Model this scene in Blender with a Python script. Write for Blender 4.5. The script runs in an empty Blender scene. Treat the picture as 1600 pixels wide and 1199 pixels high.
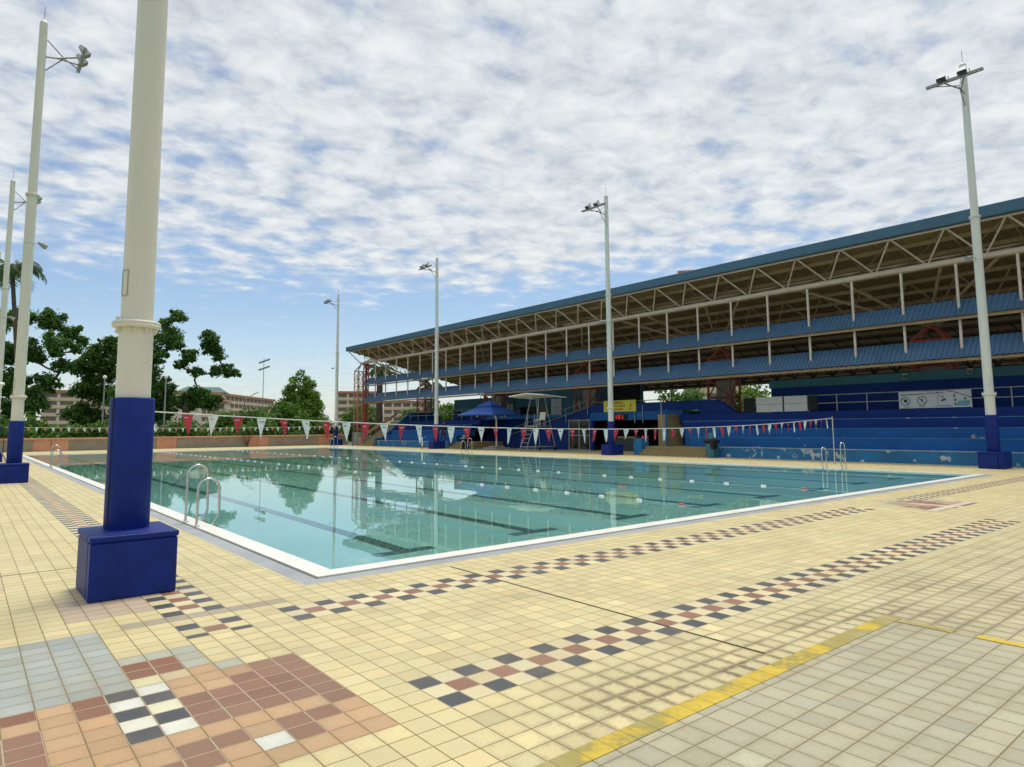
import bpy, math, random
import numpy as np
from mathutils import Vector, Matrix
R_ = math.radians
scene = bpy.context.scene
COL = scene.collection

# ------------------------------------------------------------------ camera
cam_d = bpy.data.cameras.new('camera')
cam = bpy.data.objects.new('camera', cam_d)
COL.objects.link(cam)
right = Vector((0.77389639, -0.63326793, -0.00749056))
up = Vector((-0.05909047, -0.08397846, 0.994714))
fwd = Vector((0.63054952, 0.76936295, 0.10241073))
M = Matrix(((right.x, up.x, -fwd.x, 0.0), (right.y, up.y, -fwd.y, 0.0), (right.z, up.z, -fwd.z, 1.62), (0, 0, 0, 1)))
cam.matrix_world = M
cam_d.sensor_fit = 'HORIZONTAL'
cam_d.sensor_width = 36.0
cam_d.lens = 23.414
cam_d.shift_y = -0.02342
cam_d.clip_start = 0.05
cam_d.clip_end = 4000.0
scene.camera = cam

# ------------------------------------------------------------------ light
SUN_EL, SUN_AZ = R_(77), R_(60)
world = bpy.data.worlds.new('World')
scene.world = world
world.use_nodes = True
nt = world.node_tree
nt.nodes.clear()

def N(tree, typ, **kw):
    n = tree.nodes.new(typ)
    for k, v in kw.items():
        if k == 'inp':
            for i, val in v.items():
                n.inputs[i].default_value = val
        else:
            setattr(n, k, v)
    return n

def math_node(tree, op, a, b=None, c=None, clamp=False):
    n = tree.nodes.new('ShaderNodeMath')
    n.operation = op
    n.use_clamp = clamp
    for i, x in enumerate((a, b, c)):
        if x is None:
            continue
        if isinstance(x, (int, float)):
            n.inputs[i].default_value = x
        else:
            tree.links.new(x, n.inputs[i])
    return n.outputs[0]

def ramp_node(tree, fac, stops, interp='LINEAR'):
    n = tree.nodes.new('ShaderNodeValToRGB')
    cr = n.color_ramp
    cr.interpolation = interp
    while len(cr.elements) < len(stops):
        cr.elements.new(0.5)
    for e, (p, c) in zip(cr.elements, stops):
        e.position = p
        e.color = (c[0], c[1], c[2], 1) if isinstance(c, (tuple, list)) else (c, c, c, 1)
    tree.links.new(fac, n.inputs[0])
    return n.outputs[0]

def mix_col(tree, fac, a, b, blend='MIX'):
    n = tree.nodes.new('ShaderNodeMix')
    n.data_type = 'RGBA'
    n.blend_type = blend
    for sock, x in ((n.inputs[0], fac), (n.inputs[6], a), (n.inputs[7], b)):
        if isinstance(x, (int, float)):
            sock.default_value = x
        elif isinstance(x, (tuple, list)):
            sock.default_value = (x[0], x[1], x[2], 1)
        else:
            tree.links.new(x, sock)
    return n.outputs[2]

def build_world():
    out = N(nt, 'ShaderNodeOutputWorld')
    sky = N(nt, 'ShaderNodeTexSky')
    sky.sky_type = 'NISHITA'
    sky.sun_disc = False
    sky.sun_elevation = SUN_EL
    sky.sun_rotation = SUN_AZ
    sky.air_density = 1.0
    sky.dust_density = 0.6
    sky.ozone_density = 1.6
    bg_sky = N(nt, 'ShaderNodeBackground')
    bg_sky.inputs[1].default_value = 0.125
    nt.links.new(sky.outputs[0], bg_sky.inputs[0])
    tc = N(nt, 'ShaderNodeTexCoord')
    sep = N(nt, 'ShaderNodeSeparateXYZ')
    nt.links.new(tc.outputs['Generated'], sep.inputs[0])
    z = math_node(nt, 'MAXIMUM', sep.outputs[2], 0.0)
    den = math_node(nt, 'ADD', z, 0.10)
    px = math_node(nt, 'DIVIDE', sep.outputs[0], den)
    py = math_node(nt, 'DIVIDE', sep.outputs[1], den)
    cmb = N(nt, 'ShaderNodeCombineXYZ')
    nt.links.new(px, cmb.inputs[0])
    nt.links.new(py, cmb.inputs[1])
    # puffs
    mp = N(nt, 'ShaderNodeMapping')
    mp.inputs['Rotation'].default_value = (0, 0, R_(35))
    mp.inputs['Scale'].default_value = (1.0, 1.12, 1.0)
    mp.inputs['Location'].default_value = (3.7, 1.9, 0)
    nt.links.new(cmb.outputs[0], mp.inputs[0])
    puff = N(nt, 'ShaderNodeTexNoise', inp={'Scale': 6.8, 'Detail': 6.0, 'Roughness': 0.52, 'Distortion': 0.1})
    nt.links.new(mp.outputs[0], puff.inputs['Vector'])
    big = N(nt, 'ShaderNodeTexNoise', inp={'Scale': 0.9, 'Detail': 3.0, 'Roughness': 0.5, 'Distortion': 0.3})
    nt.links.new(mp.outputs[0], big.inputs['Vector'])
    fine = N(nt, 'ShaderNodeTexNoise', inp={'Scale': 9.5, 'Detail': 6.0, 'Roughness': 0.6, 'Distortion': 0.5})
    nt.links.new(mp.outputs[0], fine.inputs['Vector'])
    # coverage grows with elevation: clear belt low down, closed deck overhead
    cov = N(nt, 'ShaderNodeMapRange', interpolation_type='SMOOTHSTEP')
    nt.links.new(z, cov.inputs[0])
    cov.inputs[1].default_value = 0.13
    cov.inputs[2].default_value = 0.34
    cov.inputs[3].default_value = -0.23
    cov.inputs[4].default_value = 0.195
    d = math_node(nt, 'MULTIPLY', puff.outputs[0], 0.75)
    d = math_node(nt, 'MULTIPLY_ADD', big.outputs[0], 0.55, d)
    d = math_node(nt, 'ADD', d, cov.outputs[0])
    dens = N(nt, 'ShaderNodeMapRange', interpolation_type='SMOOTHSTEP')
    nt.links.new(d, dens.inputs[0])
    dens.inputs[1].default_value = 0.52
    dens.inputs[2].default_value = 0.80
    # thin veil near the horizon
    veil = N(nt, 'ShaderNodeMapRange', interpolation_type='SMOOTHSTEP')
    nt.links.new(z, veil.inputs[0])
    veil.inputs[1].default_value = 0.0
    veil.inputs[2].default_value = 0.16
    veil.inputs[3].default_value = 0.55
    veil.inputs[4].default_value = 0.0
    mpv = N(nt, 'ShaderNodeMapping')
    mpv.inputs['Scale'].default_value = (2.0, 2.0, 22.0)
    nt.links.new(tc.outputs['Generated'], mpv.inputs[0])
    st = N(nt, 'ShaderNodeTexNoise', inp={'Scale': 1.6, 'Detail': 4.0, 'Roughness': 0.5})
    nt.links.new(mpv.outputs[0], st.inputs['Vector'])
    stm = N(nt, 'ShaderNodeMapRange', interpolation_type='SMOOTHSTEP')
    nt.links.new(st.outputs[0], stm.inputs[0])
    stm.inputs[1].default_value = 0.35
    stm.inputs[2].default_value = 0.7
    v2 = math_node(nt, 'MULTIPLY', veil.outputs[0], stm.outputs[0])
    v2 = math_node(nt, 'MULTIPLY_ADD', veil.outputs[0], 0.5, v2)
    dd = math_node(nt, 'MAXIMUM', dens.outputs[0], v2, clamp=True)
    dd = math_node(nt, 'MULTIPLY', dd, 0.96)
    shade = math_node(nt, 'MULTIPLY_ADD', fine.outputs[0], 0.55, math_node(nt, 'MULTIPLY', puff.outputs[0], 0.55))
    ccol = ramp_node(nt, shade, [(0.40, (0.49, 0.535, 0.60)), (0.54, (0.66, 0.70, 0.73)), (0.68, (0.80, 0.825, 0.83))])
    bg_c = N(nt, 'ShaderNodeBackground')
    nt.links.new(ccol, bg_c.inputs[0])
    bg_c.inputs[1].default_value = 1.0
    mx = N(nt, 'ShaderNodeMixShader')
    nt.links.new(dd, mx.inputs[0])
    nt.links.new(bg_sky.outputs[0], mx.inputs[1])
    nt.links.new(bg_c.outputs[0], mx.inputs[2])
    nt.links.new(mx.outputs[0], out.inputs[0])
build_world()

sun_d = bpy.data.lights.new('sun', 'SUN')
sun_d.energy = 2.3
sun_d.angle = R_(14)
sun_d.color = (1.0, 0.95, 0.86)
sun = bpy.data.objects.new('sun', sun_d)
COL.objects.link(sun)
sdir = Vector((math.sin(SUN_AZ) * math.cos(SUN_EL), math.cos(SUN_AZ) * math.cos(SUN_EL), math.sin(SUN_EL)))
sun.rotation_euler = sdir.to_track_quat('Z', 'Y').to_euler()
sun.location = (0, 0, 60)

scene.view_settings.view_transform = 'Standard'
scene.view_settings.look = 'None'
scene.view_settings.exposure = 0.12
scene.view_settings.gamma = 1.0

# ------------------------------------------------------------------ materials
def mat(name, col, rough=0.6, var=0.12, scale=3.0, bump=0.0, bscale=40.0, metal=0.0, spec=0.5, col2=None, thr=None, streak=False):
    """principled paint / concrete with uneven weathering; col2 + thr = patches of a second colour (peeling, rust)"""
    m = bpy.data.materials.new(name)
    m.use_nodes = True
    t = m.node_tree
    b = t.nodes['Principled BSDF']
    tc = N(t, 'ShaderNodeTexCoord')
    mp = N(t, 'ShaderNodeMapping')
    t.links.new(tc.outputs['Object'], mp.inputs[0])
    if streak:
        mp.inputs['Scale'].default_value = (1, 1, 0.12)
    n = N(t, 'ShaderNodeTexNoise', inp={'Scale': scale, 'Detail': 6.0, 'Roughness': 0.62})
    t.links.new(mp.outputs[0], n.inputs['Vector'])
    lo = tuple(c * (1 - var) for c in col)
    hi = tuple(min(1, c * (1 + var)) for c in col)
    c = ramp_node(t, n.outputs[0], [(0.3, lo), (0.7, hi)])
    if col2 is not None:
        n2 = N(t, 'ShaderNodeTexNoise', inp={'Scale': scale * 1.7, 'Detail': 9.0, 'Roughness': 0.66})
        t.links.new(tc.outputs['Object'], n2.inputs['Vector'])
        f = ramp_node(t, n2.outputs[0], [(thr, 0.0), (thr + 0.015, 1.0)])
        c = mix_col(t, f, c, col2)
    t.links.new(c, b.inputs['Base Color'])
    b.inputs['Roughness'].default_value = rough
    b.inputs['Metallic'].default_value = metal
    b.inputs['Specular IOR Level'].default_value = spec
    if bump:
        nb = N(t, 'ShaderNodeTexNoise', inp={'Scale': bscale, 'Detail': 4.0})
        t.links.new(tc.outputs['Object'], nb.inputs['Vector'])
        bp = N(t, 'ShaderNodeBump', inp={'Strength': bump, 'Distance': 0.01})
        t.links.new(nb.outputs[0], bp.inputs['Height'])
        t.links.new(bp.outputs[0], b.inputs['Normal'])
    return m

def leaf_mat(name, dark, light, scale=0.5):
    m = bpy.data.materials.new(name)
    m.use_nodes = True
    t = m.node_tree
    b = t.nodes['Principled BSDF']
    out = t.nodes['Material Output']
    geo = N(t, 'ShaderNodeNewGeometry')
    n = N(t, 'ShaderNodeTexNoise', inp={'Scale': scale, 'Detail': 5.0, 'Roughness': 0.7})
    t.links.new(geo.outputs['Position'], n.inputs['Vector'])
    r = math_node(t, 'MULTIPLY_ADD', geo.outputs['Random Per Island'], 0.35, math_node(t, 'MULTIPLY', n.outputs[0], 0.8))
    c = ramp_node(t, r, [(0.35, dark), (0.75, light)])
    t.links.new(c, b.inputs['Base Color'])
    b.inputs['Roughness'].default_value = 0.55
    b.inputs['Specular IOR Level'].default_value = 0.3
    tr = N(t, 'ShaderNodeBsdfTranslucent')
    t.links.new(mix_col(t, 0.5, c, (0.25, 0.45, 0.04)), tr.inputs[0])
    mx = N(t, 'ShaderNodeMixShader')
    mx.inputs[0].default_value = 0.3
    t.links.new(b.outputs[0], mx.inputs[1])
    t.links.new(tr.outputs[0], mx.inputs[2])
    t.links.new(mx.outputs[0], out.inputs[0])
    return m

def ribbed_mat(name, col, axis='Y', pitch=0.2, rough=0.45, depth=0.5, var=0.1):
    """profiled metal sheet: ribs run across the given object axis"""
    m = mat(name, col, rough, var, 1.2)
    t = m.node_tree
    b = t.nodes['Principled BSDF']
    tc = N(t, 'ShaderNodeTexCoord')
    sep = N(t, 'ShaderNodeSeparateXYZ')
    t.links.new(tc.outputs['Object'], sep.inputs[0])
    v = sep.outputs['XYZ'.index(axis)]
    f = math_node(t, 'FRACT', math_node(t, 'DIVIDE', v, pitch))
    tri = math_node(t, 'ABSOLUTE', math_node(t, 'SUBTRACT', f, 0.5))
    h = N(t, 'ShaderNodeMapRange', interpolation_type='SMOOTHSTEP')
    t.links.new(tri, h.inputs[0])
    h.inputs[1].default_value = 0.18
    h.inputs[2].default_value = 0.34
    bp = N(t, 'ShaderNodeBump', inp={'Strength': depth, 'Distance': 0.05})
    t.links.new(h.outputs[0], bp.inputs['Height'])
    t.links.new(bp.outputs[0], b.inputs['Normal'])
    return m

MT = {}
MT['cream'] = mat('cream paint', (0.70, 0.67, 0.565), 0.5, 0.09, 1.5, streak=True, col2=(0.46, 0.40, 0.29), thr=0.70, bump=0.05, bscale=60)
MT['polewhite'] = mat('off white paint', (0.68, 0.69, 0.64), 0.45, 0.06, 1.5, streak=True)
MT['white'] = mat('white paint', (0.80, 0.81, 0.79), 0.45, 0.05, 2.0)
MT['pad'] = mat('blue vinyl pad', (0.0045, 0.021, 0.175), 0.5, 0.28, 3.5, bump=0.12, bscale=60, spec=0.22)
MT['seam'] = mat('seam black', (0.008, 0.01, 0.02), 0.7)
MT['lampshell'] = mat('lamp housing', (0.45, 0.46, 0.45), 0.5, 0.1, 4)
MT['steel'] = mat('stainless steel', (0.55, 0.54, 0.52), 0.25, 0.05, 8, metal=1.0)
MT['galv'] = mat('galvanised steel', (0.30, 0.31, 0.31), 0.5, 0.15, 6, metal=0.3)
MT['darkmetal'] = mat('dark metal', (0.03, 0.032, 0.035), 0.5, 0.2, 5)
MT['fascia'] = mat('fascia blue', (0.050, 0.125, 0.205), 0.5, 0.10, 0.8)
MT['roofsheet'] = ribbed_mat('tan roof sheet', (0.23, 0.15, 0.075), 'Y', 0.25, 0.6, 0.8)
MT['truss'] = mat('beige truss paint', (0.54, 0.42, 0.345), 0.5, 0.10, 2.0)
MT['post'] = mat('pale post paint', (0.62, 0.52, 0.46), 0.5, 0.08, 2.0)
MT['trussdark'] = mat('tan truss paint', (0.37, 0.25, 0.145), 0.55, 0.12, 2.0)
MT['awning'] = mat('awning blue sheet', (0.062, 0.138, 0.24), 0.5, 0.12, 0.9)
MT['red'] = mat('red oxide paint', (0.36, 0.07, 0.045), 0.5, 0.15, 2.0)
MT['orange'] = mat('orange steel', (0.50, 0.24, 0.15), 0.5, 0.12, 2.0)
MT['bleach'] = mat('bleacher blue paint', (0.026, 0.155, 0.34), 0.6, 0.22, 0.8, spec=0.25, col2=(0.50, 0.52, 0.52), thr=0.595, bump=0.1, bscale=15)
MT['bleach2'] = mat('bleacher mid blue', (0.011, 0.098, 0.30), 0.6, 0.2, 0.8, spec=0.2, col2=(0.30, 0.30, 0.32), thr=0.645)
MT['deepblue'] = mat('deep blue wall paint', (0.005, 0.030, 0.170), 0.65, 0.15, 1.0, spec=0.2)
MT['teal'] = mat('teal wall paint', (0.045, 0.15, 0.20), 0.6, 0.12, 0.8, spec=0.25)
MT['edgeblue'] = mat('lightened worn step edge', (0.035, 0.13, 0.33), 0.7, 0.3, 2.0, col2=(0.30, 0.34, 0.38), thr=0.62)  # edges painted lighter so the tiers read as steps, with worn patches
MT['lip'] = mat('worn concrete lip', (0.30, 0.36, 0.40), 0.8, 0.3, 3.0)
MT['concrete'] = mat('grey concrete', (0.34, 0.31, 0.26), 0.85, 0.15, 2.0, bump=0.2, bscale=20)
MT['step'] = mat('tan step concrete', (0.29, 0.225, 0.10), 0.85, 0.15, 2.0, bump=0.15, bscale=25)
MT['black'] = mat('black for fittings and void shade', (0.006, 0.006, 0.007), 0.8)  # black fittings; also stands in for shade in the stand's openings
MT['glassdark'] = mat('dark window glass', (0.012, 0.014, 0.016), 0.12, 0.1, 2, spec=0.6)
MT['greenglass'] = mat('green notice board', (0.035, 0.09, 0.03), 0.3, 0.5, 4.0)
MT['board'] = mat('white board', (0.52, 0.52, 0.50), 0.5, 0.06, 2.0)
MT['banneryellow'] = mat('yellow banner', (0.62, 0.56, 0.04), 0.55, 0.06, 2.0)
MT['bannerink'] = mat('brown ink', (0.30, 0.09, 0.02), 0.6)
MT['led'] = None
MT['flagred'] = mat('red pennant', (0.50, 0.03, 0.055), 0.6, 0.08, 3.0)
MT['flagwhite'] = mat('white pennant', (0.78, 0.78, 0.77), 0.6, 0.05, 3.0)
MT['flagorange'] = mat('faded red pennant', (0.55, 0.22, 0.16), 0.6, 0.08, 3.0)
MT['mark'] = mat('grey print', (0.38, 0.36, 0.37), 0.6)
MT['markpale'] = mat('pale print', (0.72, 0.42, 0.42), 0.6)
MT['rope'] = mat('pale rope', (0.62, 0.64, 0.58), 0.7)
MT['cable'] = mat('teal lane cable', (0.16, 0.33, 0.30), 0.5)
MT['buoy'] = mat('white buoy', (0.80, 0.78, 0.76), 0.4)
MT['buoyred'] = mat('red buoy', (0.50, 0.14, 0.10), 0.4)
MT['umbrella'] = mat('blue canvas', (0.018, 0.085, 0.36), 0.7, 0.1, 3.0)
MT['tyre'] = mat('black rubber', (0.012, 0.012, 0.012), 0.7)
MT['bark'] = mat('bark', (0.10, 0.075, 0.05), 0.9, 0.4, 3.0, bump=0.6, bscale=8)
MT['wallgrey'] = mat('grey render', (0.28, 0.24, 0.19), 0.85, 0.15, 1.2, bump=0.15, bscale=12)
MT['wallorange'] = mat('orange wall tile', (0.56, 0.27, 0.165), 0.6, 0.12, 1.5)
MT['hdb'] = mat('cream block render', (0.74, 0.63, 0.52), 0.8, 0.05, 0.2)
MT['hdbwarm'] = mat('peach balcony', (0.74, 0.54, 0.40), 0.8, 0.05, 0.3)
MT['hdbdark'] = mat('painted corridor shade', (0.20, 0.145, 0.12), 0.8, 0.2, 0.4)
MT['hdbred'] = mat('brick red band', (0.46, 0.21, 0.14), 0.8, 0.1, 0.4)
MT['hdbgreen'] = mat('green roof tiles', (0.07, 0.17, 0.14), 0.7, 0.1, 0.5)
MT['skin'] = mat('skin', (0.30, 0.17, 0.11), 0.6)
MT['clothdark'] = mat('dark navy clothes', (0.012, 0.014, 0.03), 0.8, 0.2, 8)
MT['hair'] = mat('black hair', (0.01, 0.009, 0.008), 0.6)
MT['binteal'] = mat('teal bin plastic', (0.03, 0.16, 0.20), 0.4)
MT['redplastic'] = mat('red plastic', (0.50, 0.03, 0.03), 0.4)
MT['leaf'] = leaf_mat('broad leaf', (0.018, 0.058, 0.009), (0.095, 0.20, 0.026), 0.45)
MT['leafdark'] = leaf_mat('dark leaf', (0.014, 0.052, 0.012), (0.095, 0.215, 0.035), 0.5)
MT['leafbright'] = leaf_mat('bright leaf', (0.034, 0.085, 0.009), (0.15, 0.28, 0.03), 0.6)
MT['leafpalm'] = leaf_mat('palm leaf', (0.012, 0.035, 0.012), (0.05, 0.11, 0.03), 0.8)
MT['grass'] = mat('lawn', (0.055, 0.11, 0.025), 0.9, 0.4, 0.6, bump=0.5, bscale=30)

def led_mat():
    m = bpy.data.materials.new('red led')
    m.use_nodes = True
    b = m.node_tree.nodes['Principled BSDF']
    b.inputs['Base Color'].default_value = (0.3, 0.005, 0.01, 1)
    b.inputs['Emission Color'].default_value = (1.0, 0.03, 0.05, 1)
    b.inputs['Emission Strength'].default_value = 0.55
    return m
MT['led'] = led_mat()

# ------------------------------------------------------------------ mesh helper
class MB:
    def __init__(s):
        s.v = []; s.f = []; s.m = []; s.sm = []
    def face(s, pts, mi=0, sm=False):
        b = len(s.v)
        s.v += [tuple(p) for p in pts]
        s.f.append(tuple(range(b, b + len(pts)))); s.m.append(mi); s.sm.append(sm)
    def add(s, verts, faces, mi=0, sm=False):
        b = len(s.v)
        s.v += [tuple(p) for p in verts]
        for f in faces:
            s.f.append(tuple(b + i for i in f)); s.m.append(mi); s.sm.append(sm)
        return s
    def box(s, x0, x1, y0, y1, z0, z1, mi=0):
        v = [(x, y, z) for z in (z0, z1) for y in (y0, y1) for x in (x0, x1)]
        return s.add(v, [(0, 2, 3, 1), (4, 5, 7, 6), (0, 1, 5, 4), (2, 6, 7, 3), (0, 4, 6, 2), (1, 3, 7, 5)], mi)
    def bbox(s, x0, x1, y0, y1, z0, z1, b=0.015, mi=0):
        """box with chamfered edges"""
        bm_v = []
        def ring(z, i):
            return [(x0 + i, y0, z), (x1 - i, y0, z), (x1, y0 + i, z), (x1, y1 - i, z), (x1 - i, y1, z), (x0 + i, y1, z), (x0, y1 - i, z), (x0, y0 + i, z)]
        def ring2(z):
            i = b
            return [(x0 + 2*i, y0 + i, z), (x1 - 2*i, y0 + i, z), (x1 - i, y0 + 2*i, z), (x1 - i, y1 - 2*i, z), (x1 - 2*i, y1 - i, z), (x0 + 2*i, y1 - i, z), (x0 + i, y1 - 2*i, z), (x0 + i, y0 + 2*i, z)]
        rs = [ring2(z0), ring(z0 + b, b), ring(z1 - b, b), ring2(z1)]
        v = [p for r in rs for p in r]
        f = [tuple(range(7, -1, -1)), tuple(range(24, 32))]
        for k in range(3):
            for i in range(8):
                j = (i + 1) % 8
                f.append((k*8 + i, k*8 + j, k*8 + 8 + j, k*8 + 8 + i))
        return s.add(v, f, mi)
    def obox(s, p, q, w, h, mi=0, upv=(0, 0, 1)):
        """box bar from p to q, w wide, h high"""
        p, q = Vector(p), Vector(q)
        d = (q - p).normalized()
        u = Vector(upv)
        if abs(d.dot(u)) > 0.95: u = Vector((1, 0, 0))
        a = d.cross(u).normalized(); c = a.cross(d)
        v = []
        for e in (p, q):
            for sa, sc in ((-1, -1), (1, -1), (1, 1), (-1, 1)):
                v.append(e + a * sa * w / 2 + c * sc * h / 2)
        return s.add(v, [(3, 2, 1, 0), (4, 5, 6, 7), (0, 1, 5, 4), (1, 2, 6, 5), (2, 3, 7, 6), (3, 0, 4, 7)], mi)
    def tube(s, path, r, n=10, mi=0, caps=True, sm=True):
        """tube along a path; r a number or one per point"""
        P = [Vector(p) for p in path]
        rr = [r] * len(P) if isinstance(r, (int, float)) else list(r)
        ref = None
        v = []
        for i, p in enumerate(P):
            if i == 0: d = P[1] - P[0]
            elif i == len(P) - 1: d = P[-1] - P[-2]
            else: d = (P[i] - P[i-1]).normalized() + (P[i+1] - P[i]).normalized()
            d.normalize()
            if ref is None:
                ref = Vector((0, 0, 1)) if abs(d.z) < 0.9 else Vector((1, 0, 0))
            a = ref - d * ref.dot(d)
            if a.length < 1e-4: a = d.orthogonal()
            a.normalize(); ref = a
            b = d.cross(a)
            for k in range(n):
                t = 2 * math.pi * k / n
                v.append(p + (a * math.cos(t) + b * math.sin(t)) * rr[i])
        f = []
        for i in range(len(P) - 1):
            for k in range(n):
                j = (k + 1) % n
                f.append((i*n + k, i*n + j, i*n + n + j, i*n + n + k))
        s.add(v, f, mi, sm)
        if caps:
            s.face([v[k] for k in range(n - 1, -1, -1)], mi)
            s.face(v[-n:], mi)
        return s
    def lathe(s, prof, c=(0, 0), n=24, mi=0, sm=True):
        v = []
        for r, z in prof:
            for k in range(n):
                t = 2 * math.pi * k / n
                v.append((c[0] + r * math.cos(t), c[1] + r * math.sin(t), z))
        f = []
        for i in range(len(prof) - 1):
            for k in range(n):
                j = (k + 1) % n
                f.append((i*n + k, i*n + j, i*n + n + j, i*n + n + k))
        s.add(v, f, mi, sm)
        if prof[-1][0] > 1e-4: s.face(v[-n:], mi)
        return s
    def prism(s, poly, axis, a, b, mi=0):
        """polygon (2D) extruded along axis from a to b; for 'y' poly is (x,z), for 'x' (y,z), for 'z' (x,y)"""
        def P(p, t):
            return {'y': (p[0], t, p[1]), 'x': (t, p[0], p[1]), 'z': (p[0], p[1], t)}[axis]
        n = len(poly)
        v = [P(p, a) for p in poly] + [P(p, b) for p in poly]
        f = [tuple(range(n)), tuple(range(2*n - 1, n - 1, -1))]
        for i in range(n):
            j = (i + 1) % n
            f.append((i, i + n, j + n, j))
        return s.add(v, f, mi)
    def build(s, name, mats, parent=None, local=False):
        me = bpy.data.meshes.new(name)
        off = Vector((0, 0, 0))
        if parent is not None and not local:
            p = parent
            while p is not None:
                off += p.location
                p = p.parent
        v = [(a - off.x, b - off.y, c - off.z) for a, b, c in s.v]
        me.from_pydata(v, [], s.f)
        if not isinstance(mats, (list, tuple)): mats = [mats]
        for m in mats: me.materials.append(m)
        me.polygons.foreach_set('material_index', s.m)
        me.polygons.foreach_set('use_smooth', s.sm)
        me.update()
        o = bpy.data.objects.new(name, me)
        COL.objects.link(o)
        if parent is not None: o.parent = parent
        return o

def thing(name, label, cat, loc=(0, 0, 0), group=None, rz=0.0):
    o = bpy.data.objects.new(name, None)
    o.empty_display_size = 0.3
    COL.objects.link(o)
    o.location = loc
    o.rotation_euler = (0, 0, rz)
    o['label'] = label; o['category'] = cat
    if group: o['group'] = group
    return o

def tag(o, label, cat, group=None):
    o['label'] = label; o['category'] = cat
    if group: o['group'] = group
    return o

def struct(o, kind='structure'):
    o['kind'] = kind
    return o

def fix(o):
    """make normals consistent"""
    import bmesh
    bm = bmesh.new(); bm.from_mesh(o.data)
    bmesh.ops.recalc_face_normals(bm, faces=bm.faces)
    bm.to_mesh(o.data); bm.free()
    return o

def copy_tree(o, loc, label, rz=None, parent=None):
    c = o.copy(); COL.objects.link(c)
    if parent is not None:
        c.parent = parent
    else:
        c.location = loc
        if rz is not None: c.rotation_euler = (0, 0, rz)
        c['label'] = label
    for ch in list(o.children):
        copy_tree(ch, None, None, None, c)
    return c

# ------------------------------------------------------------------ pool numbers (metres)
T = 0.171
PX0, PX1, PY0, PY1 = 3.375, 25.43, 7.45, 57.49     # water edge
CO, GR = 0.27, 0.25                                 # coping and grating widths
YEL = (0.66, 0.565, 0.30)
CRM = (0.68, 0.585, 0.355)
DRK = (0.078, 0.082, 0.086)
BRN = (0.275, 0.142, 0.092)
RBR = (0.27, 0.115, 0.065)
SAL = (0.53, 0.335, 0.18)
WHT = (0.74, 0.74, 0.64)
GRY = (0.40, 0.43, 0.39)
GRN = (0.42, 0.42, 0.33)
BEI = (0.54, 0.43, 0.31)
GRZ = (0.46, 0.43, 0.305)

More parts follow.
